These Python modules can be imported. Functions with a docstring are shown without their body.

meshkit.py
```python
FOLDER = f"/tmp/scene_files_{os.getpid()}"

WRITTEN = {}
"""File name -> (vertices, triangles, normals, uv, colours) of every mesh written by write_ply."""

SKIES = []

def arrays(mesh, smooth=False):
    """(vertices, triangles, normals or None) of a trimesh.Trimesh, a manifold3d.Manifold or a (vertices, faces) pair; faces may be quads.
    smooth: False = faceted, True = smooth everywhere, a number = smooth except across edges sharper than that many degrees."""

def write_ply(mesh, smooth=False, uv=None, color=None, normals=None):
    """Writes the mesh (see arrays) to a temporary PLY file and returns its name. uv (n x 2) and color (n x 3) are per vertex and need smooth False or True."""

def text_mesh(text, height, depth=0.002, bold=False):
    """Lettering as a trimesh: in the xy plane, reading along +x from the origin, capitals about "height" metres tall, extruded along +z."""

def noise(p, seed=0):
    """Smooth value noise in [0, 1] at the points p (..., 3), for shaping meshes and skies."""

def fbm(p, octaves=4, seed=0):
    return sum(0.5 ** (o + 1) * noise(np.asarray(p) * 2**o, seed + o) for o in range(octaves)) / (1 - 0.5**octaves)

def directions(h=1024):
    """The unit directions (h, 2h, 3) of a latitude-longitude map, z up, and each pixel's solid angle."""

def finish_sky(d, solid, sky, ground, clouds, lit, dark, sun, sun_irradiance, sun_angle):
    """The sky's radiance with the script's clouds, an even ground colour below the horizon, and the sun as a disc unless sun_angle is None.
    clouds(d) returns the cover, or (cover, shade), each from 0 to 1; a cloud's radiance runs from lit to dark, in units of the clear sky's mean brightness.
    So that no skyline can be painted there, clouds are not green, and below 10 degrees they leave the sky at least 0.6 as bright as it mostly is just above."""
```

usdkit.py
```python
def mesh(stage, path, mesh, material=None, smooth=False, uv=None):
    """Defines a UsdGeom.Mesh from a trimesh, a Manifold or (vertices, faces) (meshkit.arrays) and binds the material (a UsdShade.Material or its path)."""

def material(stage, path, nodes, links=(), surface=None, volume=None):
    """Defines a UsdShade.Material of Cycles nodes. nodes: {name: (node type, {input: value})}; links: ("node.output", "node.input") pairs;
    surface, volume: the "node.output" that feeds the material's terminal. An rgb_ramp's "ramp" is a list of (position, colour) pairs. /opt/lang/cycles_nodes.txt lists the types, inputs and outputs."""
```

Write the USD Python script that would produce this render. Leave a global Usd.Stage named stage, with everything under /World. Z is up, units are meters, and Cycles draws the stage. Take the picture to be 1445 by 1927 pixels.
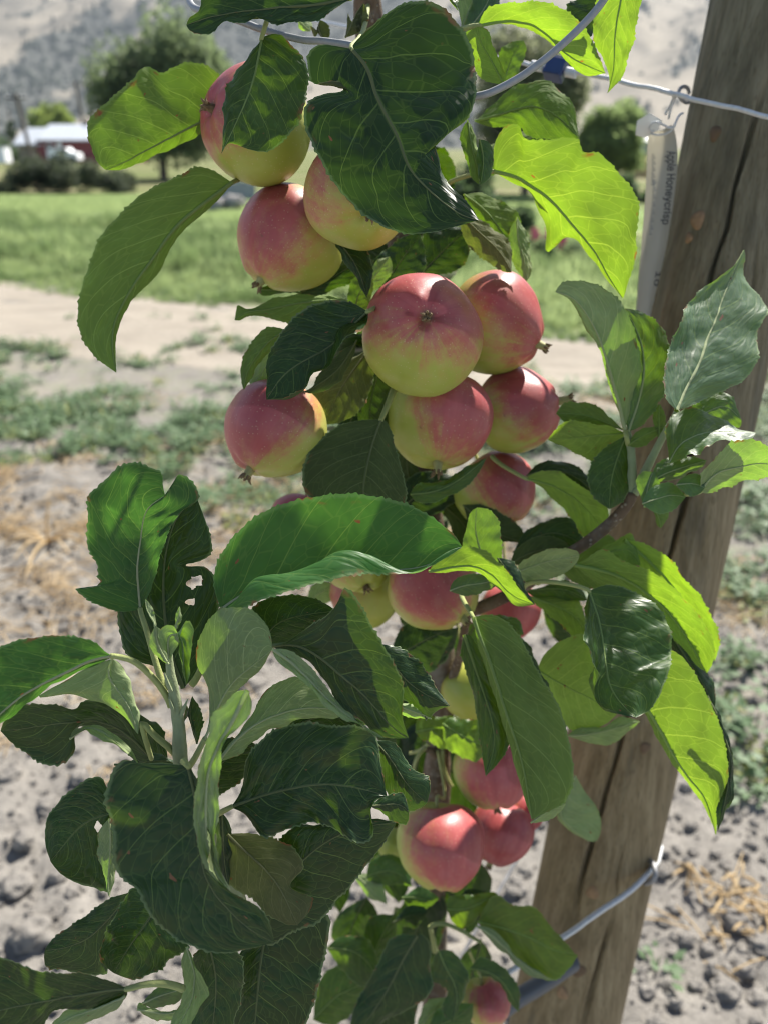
import math, random
import numpy as np
import trimesh
import usdkit, meshkit
from scipy.interpolate import CubicSpline
from pxr import Usd, UsdGeom, UsdLux, UsdShade, Sdf, Gf, Vt

stage = Usd.Stage.CreateInMemory()
UsdGeom.SetStageUpAxis(stage, 'Z')
UsdGeom.SetStageMetersPerUnit(stage, 1.0)
world = UsdGeom.Xform.Define(stage, '/World')
stage.SetDefaultPrim(world.GetPrim())
UsdGeom.Scope.Define(stage, '/World/Looks')

# ------------------------------------------------------------------ camera, sky, sun, exposure
W, H, F = 1445.0, 1927.0, 1558.0          # photograph size and focal length in its pixels
CAM_Z = 1.35
PITCH = math.radians(23.8)
SUN_AZ, SUN_EL = math.radians(35.0), math.radians(48.0)   # azimuth clockwise from +y
SUN_I, SKY_S, EXPOSURE = 1.25, 0.05, 1.38
cp, sp = math.cos(PITCH), math.sin(PITCH)
FWD, UP, RIGHT = np.array([0, cp, -sp]), np.array([0, sp, cp]), np.array([1.0, 0, 0])
CAM = np.array([0, 0, CAM_Z])
cam = UsdGeom.Camera.Define(stage, '/World/camera')
cam.AddTranslateOp().Set(Gf.Vec3d(*CAM))
cam.AddRotateXOp().Set(90.0 - math.degrees(PITCH))
cam.CreateHorizontalApertureAttr(25.96)
cam.CreateVerticalApertureAttr(25.96 * H / W)
cam.CreateFocalLengthAttr(25.96 * F / W)
cam.CreateFStopAttr(8.0)
cam.CreateFocusDistanceAttr(0.39)
cam.CreateClippingRangeAttr(Gf.Vec2f(0.02, 100000))
cam.CreateExposureAttr(EXPOSURE)
SUN = np.array([math.cos(SUN_EL) * math.sin(SUN_AZ), math.cos(SUN_EL) * math.cos(SUN_AZ), math.sin(SUN_EL)])

usdkit.material(stage, '/World/Looks/sky_look', {
    's': ('sky_texture', {'sky_type': 'single_scattering', 'sun_disc': False, 'sun_elevation': SUN_EL, 'sun_rotation': SUN_AZ, 'altitude': 400.0, 'aerosol_density': 1.0}),
    'b': ('background_shader', {'strength': SKY_S})}, [('s.color', 'b.color')], surface='b.background')
dome = UsdLux.DomeLight.Define(stage, '/World/sky')
UsdShade.MaterialBindingAPI.Apply(dome.GetPrim()).Bind(UsdShade.Material.Get(stage, '/World/Looks/sky_look'))
dome.GetPrim().SetCustomDataByKey('kind', 'structure')
sun = UsdLux.DistantLight.Define(stage, '/World/sun')
sun.CreateIntensityAttr(SUN_I)
sun.GetPrim().CreateAttribute('inputs:normalize', Sdf.ValueTypeNames.Bool).Set(True)
sun.CreateAngleAttr(0.5)
sun.CreateColorAttr(Gf.Vec3f(1.0, 0.95, 0.86))
_d = Gf.Rotation(Gf.Vec3d(0, 0, -1), Gf.Vec3d(*(-SUN)))
_q = _d.GetQuat()
sun.AddOrientOp().Set(Gf.Quatf(_q.GetReal(), Gf.Vec3f(_q.GetImaginary())))

# ------------------------------------------------------------------ helpers
def px(x, y, d):
    """Photograph pixel and distance along the view axis (m) -> world point."""
    x, y, d = np.broadcast_arrays(np.asarray(x, float), np.asarray(y, float), np.asarray(d, float))
    a, b = (x - W / 2) / F * d, (H / 2 - y) / F * d
    return CAM + a[..., None] * RIGHT + b[..., None] * UP + d[..., None] * FWD

def to_px(p):
    r = np.asarray(p) - CAM
    d = r @ FWD
    return np.stack([W / 2 + F * (r @ RIGHT) / d, H / 2 - F * (r @ UP) / d, d], -1)

def camdir(v):
    """right, up, towards the camera -> world direction"""
    v = np.asarray(v, float)
    w = v[0] * RIGHT + v[1] * UP - v[2] * FWD
    return w / np.linalg.norm(w)

_names = {}
def path_for(name, parent=None):
    base = (str(parent.GetPath()) if parent is not None else '/World') + '/' + name
    n = _names.get(base, 0)
    _names[base] = n + 1
    return base if n == 0 else '%s_%03d' % (base, n)

def tag(p, label=None, cat=None, group=None, kind=None):
    p = p.GetPrim() if hasattr(p, 'GetPrim') else p
    for k, v in (('label', label), ('category', cat), ('group', group), ('kind', kind)):
        if v:
            p.SetCustomDataByKey(k, v)
    return p

def thing(name, label, cat, loc=(0, 0, 0), group=None):
    x = UsdGeom.Xform.Define(stage, path_for(name))
    x.AddTranslateOp().Set(Gf.Vec3d(*map(float, loc)))
    return tag(x, label, cat, group)

def origin(parent):
    if parent is None:
        return np.zeros(3)
    o = np.zeros(3)
    p = parent
    while p and str(p.GetPath()) != '/World':
        if p.IsA(UsdGeom.Xform):
            t = p.GetAttribute('xformOp:translate').Get()
            if t is not None:
                o = o + np.array(t)
        p = p.GetParent()
    return o

def obj(name, mesh, m, parent=None, smooth=False, uv=None, prim=None):
    """One Mesh prim; vertices given in world coordinates."""
    v, f = (mesh.vertices, mesh.faces) if hasattr(mesh, 'faces') else mesh
    v = np.asarray(v, float) - origin(parent)
    g = usdkit.mesh(stage, path_for(name, parent), (v, np.asarray(f)), m, smooth=smooth, uv=uv)
    if prim:
        for k, a in prim.items():
            UsdGeom.PrimvarsAPI(g).CreatePrimvar(k, Sdf.ValueTypeNames.FloatArray, 'vertex').Set(Vt.FloatArray.FromNumpy(np.asarray(a, np.float32)))
    return g.GetPrim()

def cat_meshes(ms):
    return trimesh.util.concatenate([m if isinstance(m, trimesh.Trimesh) else trimesh.Trimesh(m[0], m[1], process=False) for m in ms])

def smooth_path(pts, n):
    """Centripetal spline through points."""
    p = np.asarray(pts, float)
    if len(p) == 2:
        return p[0] + (p[1] - p[0]) * np.linspace(0, 1, n)[:, None]
    t = np.r_[0, np.cumsum(np.linalg.norm(np.diff(p, axis=0), axis=1) ** 0.5 + 1e-9)]
    return CubicSpline(t / t[-1], p)(np.linspace(0, 1, n))

def tube(pts, radii, sides=8, n=None, caps=True):
    p = smooth_path(pts, n) if n else np.asarray(pts, float)
    r = np.interp(np.linspace(0, 1, len(p)), np.linspace(0, 1, np.size(radii)), np.atleast_1d(radii)) if np.size(radii) != len(p) else np.asarray(radii, float)
    t = np.gradient(p, axis=0)
    t /= np.linalg.norm(t, axis=1, keepdims=True) + 1e-12
    a = np.cross(t[0], [0, 0, 1.0] if abs(t[0][2]) < .9 else [1.0, 0, 0])
    A = []
    for k in range(len(p)):
        a = a - t[k] * (a @ t[k]); a /= np.linalg.norm(a) + 1e-12
        A.append(a)
    A = np.array(A); B = np.cross(t, A)
    th = np.arange(sides) * 2 * np.pi / sides
    v = p[:, None] + r[:, None, None] * (np.cos(th)[None, :, None] * A[:, None] + np.sin(th)[None, :, None] * B[:, None])
    i, j = np.meshgrid(np.arange(len(p) - 1), np.arange(sides), indexing='ij')
    q = np.stack([i * sides + j, i * sides + (j + 1) % sides, (i + 1) * sides + (j + 1) % sides, (i + 1) * sides + j], -1).reshape(-1, 4)
    f = np.vstack([q[:, [0, 1, 2]], q[:, [0, 2, 3]]])
    v = v.reshape(-1, 3)
    if caps:
        n0 = len(v)
        v = np.vstack([v, p[:1], p[-1:]])
        k = np.arange(sides)
        f = np.vstack([f, np.stack([np.full(sides, n0), (k + 1) % sides, k], 1),
                       np.stack([np.full(sides, n0 + 1), (len(p) - 1) * sides + k, (len(p) - 1) * sides + (k + 1) % sides], 1)])
    return trimesh.Trimesh(v, f, process=False)

def box(lo, hi):
    lo, hi = np.asarray(lo, float), np.asarray(hi, float)
    m = trimesh.creation.box(hi - lo)
    m.apply_translation((lo + hi) / 2)
    return m

def instancer(name, protos, pos, scale, yaw, which=None, label=None, cat=None, tilt=None, parent=None):
    """kind = stuff: many small copies; protos = [(trimesh, material), ...]"""
    path = path_for(name, parent)
    pi = UsdGeom.PointInstancer.Define(stage, path)
    rel = pi.CreatePrototypesRel()
    for k, (m, mt) in enumerate(protos):
        g = usdkit.mesh(stage, '%s/%s_%03d' % (path, 'piece', k + 1), (m.vertices, m.faces), mt)
        rel.AddTarget(g.GetPath())
    n = len(pos)
    pi.CreatePositionsAttr(Vt.Vec3fArray.FromNumpy(np.asarray(pos, np.float32)))
    sc = np.asarray(scale, np.float32)
    if sc.ndim == 1:
        sc = np.repeat(sc[:, None], 3, 1)
    pi.CreateScalesAttr(Vt.Vec3fArray.FromNumpy(np.ascontiguousarray(sc)))
    yaw = np.asarray(yaw, float)
    q = np.zeros((n, 4))
    if tilt is None:
        q[:, 0], q[:, 3] = np.cos(yaw / 2), np.sin(yaw / 2)
    else:   # random full rotations
        q = np.asarray(tilt, float)
    pi.CreateOrientationsAttr(Vt.QuathArray([Gf.Quath(float(a), float(b), float(c), float(d)) for a, b, c, d in q]))
    pi.CreateProtoIndicesAttr(Vt.IntArray.FromNumpy(np.asarray(which if which is not None else np.zeros(n), np.int32)))
    return tag(pi, label, cat, None, 'stuff')

# ------------------------------------------------------------------ material graph helper
class G:
    """Builds a Cycles node graph; values are numbers, colours or 'node.output' strings."""
    def __init__(self, name):
        self.name, self.n, self.l, self.k = name, {}, [], 0
    def node(self, kind, **inp):
        self.k += 1
        nm = 'n%d' % self.k
        vals = {}
        for k, v in inp.items():
            if isinstance(v, str) and '.' in v and v.split('.')[0] in self.n:
                self.l.append((v, nm + '.' + k))
            else:
                vals[k] = v
        self.n[nm] = (kind, vals)
        return nm
    def m(self, op, a, b=0.0, c=0.0):
        return self.node('math', math_type=op, value1=a, value2=b, value3=c) + '.value'
    def add(self, a, b): return self.m('add', a, b)
    def sub(self, a, b): return self.m('subtract', a, b)
    def mul(self, a, b): return self.m('multiply', a, b)
    def max(self, a, b): return self.m('maximum', a, b)
    def ramp01(self, x, lo, hi, a=0.0, b=1.0):
        return self.node('map_range', range_type='smoothstep', value=x, from_min=lo, from_max=hi, to_min=a, to_max=b, clamp=True) + '.result'
    def mix(self, f, a, b, mode='mix'):
        return self.node('mix', mix_type=mode, fac=f, color1=a, color2=b) + '.color'
    def noise(self, vec, scale, detail=3.0, rough=0.55, dist=0.0):
        return self.node('noise_texture', vector=vec, scale=scale, detail=detail, roughness=rough, distortion=dist) + '.fac'
    def map(self, vec, scale=(1, 1, 1), loc=(0, 0, 0)):
        return self.node('mapping', vector=vec, scale=scale, location=loc) + '.vector'
    def ramp(self, x, stops):
        return self.node('rgb_ramp', fac=x, ramp=stops) + '.color'
    def xyz(self, vec):
        s = self.node('separate_xyz', vector=vec)
        return s + '.x', s + '.y', s + '.z'
    def comb(self, x, y, z=0.0):
        return self.node('combine_xyz', x=x, y=y, z=z) + '.vector'
    def bump(self, h, dist, strength=1.0):
        return self.node('bump', height=h, distance=dist, strength=strength) + '.normal'
    def principled(self, **k):
        return self.node('principled_bsdf', **k) + '.BSDF'
    def done(self, surface):
        return usdkit.material(stage, '/World/Looks/' + self.name, self.n, self.l, surface=surface)
    def pos(self): return self.node('geometry') + '.position'
    def objc(self): return self.node('texture_coordinate') + '.object'
    def rnd(self): return self.node('object_info') + '.random'

def simple(name, col, rough=0.6, var=0.25, scale=20.0, **k):
    g = G(name)
    n = g.noise(g.pos(), scale, 4.0)
    c = g.mix(n, tuple(np.array(col) * (1 - var)), tuple(np.array(col) * (1 + var)))
    return g.done(g.principled(base_color=c, roughness=rough, **k))
# ------------------------------------------------------------------ materials
def leaf_material(name, top, bottom, trans, tf=0.34, rough=0.36, spec=0.5, sheen=0.0, nv=6.5, spots=1.0, vtop=(0.13, 0.19, 0.055)):
    g = G(name)
    tc = g.node('texture_coordinate')
    u, v, _ = g.xyz(tc + '.UV')
    off = g.node('attribute', attribute='leaf_number') + '.fac'      # differs from leaf to leaf
    rnd = g.m('fraction', g.mul(off, 0.618))
    au = g.m('absolute', u)
    au2 = g.mul(au, au)
    side = g.m('sign', u)
    P = g.comb(u, g.mul(v, 2.0), off)
    wob = g.mul(g.m('sine', g.add(g.add(g.mul(u, 4.0), g.mul(v, 9.0)), off)), 0.012)
    q = g.add(g.sub(v, g.add(g.mul(au, 0.21), g.mul(au2, 0.13))), wob)
    qn = g.add(g.mul(q, nv), g.add(g.mul(side, 0.19), off))
    fr = g.m('fraction', qn)
    d = g.m('absolute', g.sub(fr, 0.5))
    wside = g.sub(0.046, g.mul(au, 0.032))
    sv = g.node('map_range', range_type='smoothstep', value=d, from_min=wside, from_max=0.008, to_min=0.0, to_max=1.0, clamp=True) + '.result'
    mv = g.node('map_range', range_type='smoothstep', value=au, from_min=g.sub(0.055, g.mul(v, 0.04)), from_max=0.012, to_min=0.0, to_max=1.0, clamp=True) + '.result'
    V2 = g.comb(g.mul(u, 5.2), g.mul(qn, 2.6), off)
    t1 = g.node('voronoi_texture', feature='distance_to_edge', vector=V2, scale=1.0) + '.distance'
    tert = g.ramp01(t1, 0.055, 0.008)
    edge = g.ramp01(au, 0.955, 0.985)
    vein = g.max(g.max(mv, g.mul(sv, 0.85)), g.mul(tert, 0.23))
    back = g.node('geometry') + '.backfacing'
    top, bottom, trans = map(np.array, (top, bottom, trans))
    big = g.noise(P, 1.7, 4.0, 0.6)
    tone = g.add(g.mul(rnd, 0.45), g.mul(g.ramp01(big, 0.28, 0.72), 0.55))
    tcol = g.mix(tone, tuple(top * 0.55), tuple(top * np.array([1.75, 1.6, 1.3])))
    tcol = g.mix(g.mul(vein, 0.8), tcol, vtop)
    bcol = g.mix(tone, tuple(bottom * 0.78), tuple(bottom * 1.22))
    bcol = g.mix(g.mul(vein, 0.7), bcol, tuple(np.minimum(bottom * 1.7 + np.array([.06, .06, .03]), .5)))
    col = g.mix(back, tcol, bcol)
    col = g.mix(g.mul(edge, 0.55), col, (0.20, 0.26, 0.12))
    # blemishes: brown flecks, pin spots and singed rims, each with a shape of its own
    fl = g.noise(g.map(P, (1, 1, 1), (3.1, 0.7, 0)), 5.5, 2.0, 0.6)
    sp = g.mul(g.ramp01(fl, 0.715, 0.75), spots)
    rim = g.mul(g.ramp01(au, 0.90, 0.985), g.ramp01(fl, 0.58, 0.68))
    sp = g.max(sp, g.mul(rim, 0.85))
    col = g.mix(sp, col, (0.20, 0.10, 0.045))
    tr = g.mix(tone, tuple(trans * 0.66), tuple(trans * 1.22))
    tr = g.mix(g.mul(g.max(vein, g.mul(tert, 0.34)), 0.75), tr, tuple(np.minimum(trans * 1.35 + np.array([.16, .06, .02]), 1)))
    tr = g.mix(sp, tr, (0.45, 0.13, 0.02))
    nrm = g.bump(g.ramp01(t1, 0.0, 0.34), 0.0011, 0.19)
    rg = g.add(g.mix(back, (rough,) * 3, (0.75,) * 3), g.mul(big, 0.14))
    sl = g.mix(back, (spec,) * 3, (0.2,) * 3)
    pb = g.principled(base_color=col, roughness=rg, specular_ior_level=sl, normal=nrm)
    tb = g.node('translucent_bsdf', color=tr) + '.BSDF'
    return g.done(g.node('mix_closure', fac=tf, closure1=pb, closure2=tb) + '.closure')

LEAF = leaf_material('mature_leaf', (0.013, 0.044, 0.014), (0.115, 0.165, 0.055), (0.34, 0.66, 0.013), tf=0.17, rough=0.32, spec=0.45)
GLOW = leaf_material('lit_front_leaf', (0.016, 0.056, 0.018), (0.26, 0.30, 0.17), (0.17, 0.48, 0.04), tf=0.27, rough=0.4, spec=0.4)  # front leaf copy with the glow of sun through the blade put in
BRIGHT = leaf_material('sunny_leaf', (0.030, 0.078, 0.020), (0.16, 0.24, 0.075), (0.34, 0.58, 0.018), tf=0.33)  # lit copy of the leaf: backlight put into its colour and transmission
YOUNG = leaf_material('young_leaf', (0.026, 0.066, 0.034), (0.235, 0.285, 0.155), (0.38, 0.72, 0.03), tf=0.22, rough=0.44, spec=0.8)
DARK = leaf_material('old_leaf', (0.0060, 0.0215, 0.0095), (0.062, 0.078, 0.036), (0.24, 0.52, 0.012), tf=0.085, rough=0.30, spec=0.36, vtop=(0.105, 0.165, 0.048))  # shaded copy of the leaf: canopy shade put into its dark colour
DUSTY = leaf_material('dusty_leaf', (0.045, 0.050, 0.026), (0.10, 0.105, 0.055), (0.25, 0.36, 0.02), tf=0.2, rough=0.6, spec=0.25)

def shoot_material(name, col, fuzz=0.5):
    g = G(name)
    n = g.noise(g.pos(), 160.0, 4.0)
    n2 = g.noise(g.pos(), 900.0, 2.0)
    col = np.array(col)
    c = g.mix(n, tuple(col * 0.75), tuple(col * 1.25))
    return g.done(g.principled(base_color=c, roughness=0.7, specular_ior_level=0.25, sheen_weight=fuzz * .25, normal=g.bump(n2, 0.0006, 0.5)))
SHOOT = shoot_material('downy_shoot', (0.22, 0.26, 0.14))
PETIOLE = shoot_material('petiole_green', (0.27, 0.30, 0.11), 0.2)
def bark_material():
    g = G('bark')
    p = g.pos()
    n = g.noise(g.map(p, (90, 90, 35)), 1.0, 5.0, 0.6)
    n2 = g.noise(p, 60.0, 4.0)
    lent = g.ramp01(g.node('voronoi_texture', feature='f1', vector=p, scale=210.0) + '.distance', 0.28, 0.16)
    c = g.ramp(n, [(0.25, (0.045, 0.030, 0.020)), (0.55, (0.12, 0.080, 0.050)), (0.8, (0.22, 0.175, 0.13))])
    c = g.mix(g.ramp01(n2, 0.5, 0.68), c, (0.16, 0.14, 0.115))
    c = g.mix(g.mul(lent, 0.6), c, (0.32, 0.27, 0.21))
    return g.done(g.principled(base_color=c, roughness=0.75, specular_ior_level=0.3, normal=g.bump(g.add(n, lent), 0.0012, 0.7)))
BARK = bark_material()

def apple_material():
    g = G('apple_skin')
    o = g.objc()
    bl = g.node('attribute', attribute='blush') + '.fac'
    ax = g.node('attribute', attribute='axial') + '.fac'       # 0 at the stalk, 1 at the calyx
    rnd = g.rnd()
    mer = g.node('attribute', attribute='meridian') + '.fac'
    st = g.noise(g.comb(g.mul(mer, 16.0), g.mul(ax, 1.3), g.mul(rnd, 31.0)), 1.0, 3.0, 0.6)     # streaks down the fruit
    mot = g.noise(g.map(o, (1, 1, 1)), 190.0, 3.0, 0.6)
    fin = g.noise(o, 1100.0, 3.0, 0.7)
    b = g.add(bl, g.add(g.mul(g.sub(st, 0.5), 0.62), g.add(g.mul(g.sub(mot, 0.5), 0.42), g.mul(g.sub(fin, 0.5), 0.26))))
    b = g.ramp01(b, 0.05, 1.0)
    green = g.mix(g.noise(o, 30.0, 3.0), (0.245, 0.305, 0.040), (0.41, 0.405, 0.085))
    c = g.ramp(b, [(0.0, (1, 1, 1)), (1.0, (1, 1, 1))])
    r1 = g.mix(b, green, (0.52, 0.23, 0.105))
    c = g.mix(g.ramp01(b, 0.12, 1.0), r1, g.mix(st, (0.235, 0.030, 0.042), (0.46, 0.105, 0.095)))
    spot = g.node('voronoi_texture', feature='f1', vector=o, scale=420.0) + '.distance'
    spot = g.ramp01(spot, 0.20, 0.10)
    c = g.mix(g.mul(spot, 0.32), c, (0.60, 0.46, 0.30))
    # russet around the calyx and the stalk
    rus = g.ramp01(g.add(ax, g.mul(g.sub(mot, 0.5), 0.05)), 0.945, 0.985)
    c = g.mix(g.mul(rus, 0.65), c, (0.22, 0.19, 0.10))
    # waxy bloom
    wax = g.noise(o, 55.0, 5.0, 0.65)
    c = g.mix(g.mul(g.ramp01(wax, 0.40, 0.8), 0.07), c, (0.58, 0.52, 0.54))
    scar = g.noise(g.map(o, (1, 1, 1), (0.3, 0.1, 0.7)), 85.0, 2.0, 0.5)
    c = g.mix(g.mul(g.ramp01(scar, 0.755, 0.79), 0.7), c, (0.16, 0.085, 0.045))
    return g.done(g.principled(base_color=c, roughness=g.add(0.33, g.mul(wax, 0.16)), specular_ior_level=0.42,                                normal=g.bump(g.add(g.mul(fin, 0.3), mot), 0.0004, 0.35)))
APPLE = apple_material()
CALYX = simple('calyx_dry', (0.17, 0.115, 0.055), 0.8, 0.5, 500.0)
CALYX_GREEN = simple('calyx_green', (0.34, 0.32, 0.13), 0.7, 0.3, 300.0)
STALK = simple('stalk_green', (0.33, 0.33, 0.12), 0.6, 0.25, 300.0)

def post_material():
    g = G('weathered_post')
    o = g.objc()
    x, y, z = g.xyz(o)
    grain = g.noise(g.map(o, (120, 120, 3.2)), 1.0, 5.0, 0.65, 0.4)
    band = g.noise(g.map(o, (26, 26, 1.6)), 1.0, 4.0, 0.6, 0.8)
    fine = g.noise(g.map(o, (620, 620, 14)), 1.0, 3.0, 0.6)
    patch = g.noise(g.map(o, (14, 14, 7)), 1.0, 4.0, 0.6)
    up = g.mul(g.ramp01(g.add(z, g.mul(g.sub(patch, 0.5), 0.5)), 0.90, 1.40), 0.85)
    brown = g.ramp(grain, [(0.25, (0.130, 0.095, 0.048)), (0.5, (0.235, 0.178, 0.100)), (0.78, (0.345, 0.275, 0.165))])
    grey = g.ramp(grain, [(0.25, (0.074, 0.068, 0.044)), (0.5, (0.140, 0.130, 0.088)), (0.78, (0.215, 0.20, 0.140))])
    c = g.mix(up, brown, grey)
    c = g.mix(g.mul(g.ramp01(band, 0.52, 0.68), 0.45), c, (0.085, 0.080, 0.060))
    c = g.mix(g.mul(g.ramp01(band, 0.42, 0.30), 0.35), c, (0.30, 0.215, 0.13))
    c = g.mix(g.mul(g.ramp01(fine, 0.54, 0.72), 0.6), c, (0.075, 0.056, 0.032))
    return g.done(g.principled(base_color=c, roughness=0.82, specular_ior_level=0.25, normal=g.bump(g.add(grain, g.mul(fine, 0.9)), 0.0026, 0.75)))
POST = post_material()
KNOT = simple('knot_wood', (0.25, 0.155, 0.082), 0.75, 0.5, 260.0)
KNOT_DARK = simple('knot_ring', (0.12, 0.075, 0.04), 0.8, 0.3, 180.0)

def metal(name, col, rough, var=0.35):
    g = G(name)
    n = g.noise(g.pos(), 420.0, 5.0, 0.65)
    c = np.array(col)
    cc = g.mix(n, tuple(c * (1 - var)), tuple(c * (1 + var * .6)))
    return g.done(g.principled(base_color=cc, metallic=0.3, roughness=g.add(rough, g.mul(n, 0.2)), normal=g.bump(n, 0.0004, 0.3)))
GALV = metal('galvanised_wire', (0.60, 0.61, 0.63), 0.34)
RINGW = metal('aged_wire', (0.27, 0.28, 0.29), 0.38)
STEEL = metal('dark_steel', (0.26, 0.26, 0.27), 0.42)
TUBE = simple('irrigation_tube', (0.085, 0.09, 0.10), 0.42, 0.2, 60.0)
BLUE = simple('blue_plastic', (0.016, 0.034, 0.105), 0.35, 0.2, 60.0)
WHITEP = simple('white_plastic', (0.72, 0.72, 0.70), 0.45, 0.06, 40.0)
INK = simple('ink', (0.10, 0.10, 0.10), 0.6, 0.1, 40.0)
def tag_material():
    g = G('plant_tag_vinyl')
    n = g.noise(g.pos(), 90.0, 4.0)
    c = g.mix(n, (0.36, 0.36, 0.335), (0.50, 0.495, 0.455))
    pb = g.principled(base_color=c, roughness=0.4)
    tb = g.node('translucent_bsdf', color=(0.85, 0.82, 0.72)) + '.BSDF'
    return g.done(g.node('mix_closure', fac=0.35, closure1=pb, closure2=tb) + '.closure')
TAGM = tag_material()
# ------------------------------------------------------------------ the setting: ground, road, lawn, hills
R = np.random.default_rng(7)

def height(x, y):
    x, y = np.asarray(x, float), np.asarray(y, float)
    p = np.stack([x, y, 0 * x], -1)
    q = y + 0.5 * x
    tilled = 1 / (1 + np.exp((q - 3.7) * 2.2)) * 1 / (1 + np.exp((np.abs(x) - 9) * 1.0))
    h = (meshkit.fbm(p * 0.9, 3, 3) - 0.5) * 0.10 * np.clip(y / 4, 0.3, 1) * (1 / (1 + np.exp((y - 40) / 8)))
    n1 = meshkit.fbm(p * 5.5, 4, 11)
    n2 = meshkit.fbm(p * 22.0, 3, 21)
    r1 = 1 - np.abs(2 * meshkit.fbm(p * 11.0, 3, 31) - 1)
    h = h + tilled * ((n1 - 0.5) * 0.058 + (n2 - 0.5) * 0.026 + (r1 - .6) * 0.02)
    h = h + (1 - tilled) * ((n1 - 0.5) * 0.03) * (y < 60)
    return h

def graded(lo, hi, dlo, dhi, step, grow=1.12):
    c = list(np.arange(dlo, dhi, step))
    s, a = step, c[-1]
    while a < hi:
        s *= grow; a += s; c.append(a)
    s, a = step, c[0]; left = []
    while a > lo:
        s *= grow; a -= s; left.append(a)
    return np.array(left[::-1] + c)

def sheet(xs, ys, zf):
    X, Y = np.meshgrid(xs, ys, indexing='ij')
    v = np.stack([X, Y, zf(X, Y)], -1).reshape(-1, 3)
    n, m = X.shape
    i, j = np.meshgrid(np.arange(n - 1), np.arange(m - 1), indexing='ij')
    a = i * m + j
    q = np.stack([a, a + m, a + m + 1, a + 1], -1).reshape(-1, 4)
    return v, np.vstack([q[:, [0, 1, 2]], q[:, [0, 2, 3]]])

def ground_material():
    g = G('field_soil')
    p = g.pos()
    x, y, z = g.xyz(p)
    big = g.noise(p, 1.3, 4.0)
    mid = g.noise(p, 9.0, 5.0, 0.6)
    fine = g.noise(p, 60.0, 5.0, 0.65)
    gr = g.noise(p, 260.0, 3.0, 0.6)
    soil = g.ramp(g.add(g.mul(mid, 0.5), g.mul(fine, 0.5)), [(0.3, (0.135, 0.126, 0.115)), (0.5, (0.210, 0.196, 0.178)), (0.7, (0.275, 0.256, 0.230))])
    soil = g.mix(g.mul(g.ramp01(gr, 0.6, 0.75), 0.5), soil, (0.36, 0.32, 0.25))
    soil = g.mix(g.mul(g.ramp01(big, 0.52, 0.68), 0.5), soil, (0.275, 0.248, 0.200))
    q = g.add(g.add(y, g.mul(x, 0.5)), g.mul(g.sub(big, 0.5), 1.4))
    grass = g.mix(mid, (0.075, 0.115, 0.040), (0.19, 0.215, 0.085))
    far = g.mix(g.noise(p, 0.16, 4.0), (0.075, 0.11, 0.032), (0.15, 0.16, 0.065))
    dry = g.mix(g.ramp01(g.noise(g.map(p, (0.12, 0.5, 1), (2, 5, 0)), 1.0, 3.0), 0.5, 0.62), far, (0.22, 0.19, 0.115))
    c = g.mix(g.ramp01(q, 7.0, 7.6), soil, grass)
    c = g.mix(g.ramp01(y, 24.0, 30.0), c, dry)
    weed = g.mul(g.mul(g.ramp01(q, 2.6, 3.3), g.ramp01(q, 5.2, 4.8)), g.ramp01(mid, 0.46, 0.60))
    c = g.mix(g.mul(weed, 0.35), c, (0.15, 0.17, 0.09))
    return g.done(g.principled(base_color=c, roughness=0.95, specular_ior_level=0.1, normal=g.bump(g.add(fine, g.mul(gr, 0.4)), 0.012, 0.7)))
GROUND = ground_material()
xs = graded(-3500, 3500, -2.2, 2.4, 0.019, 1.13)
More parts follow.
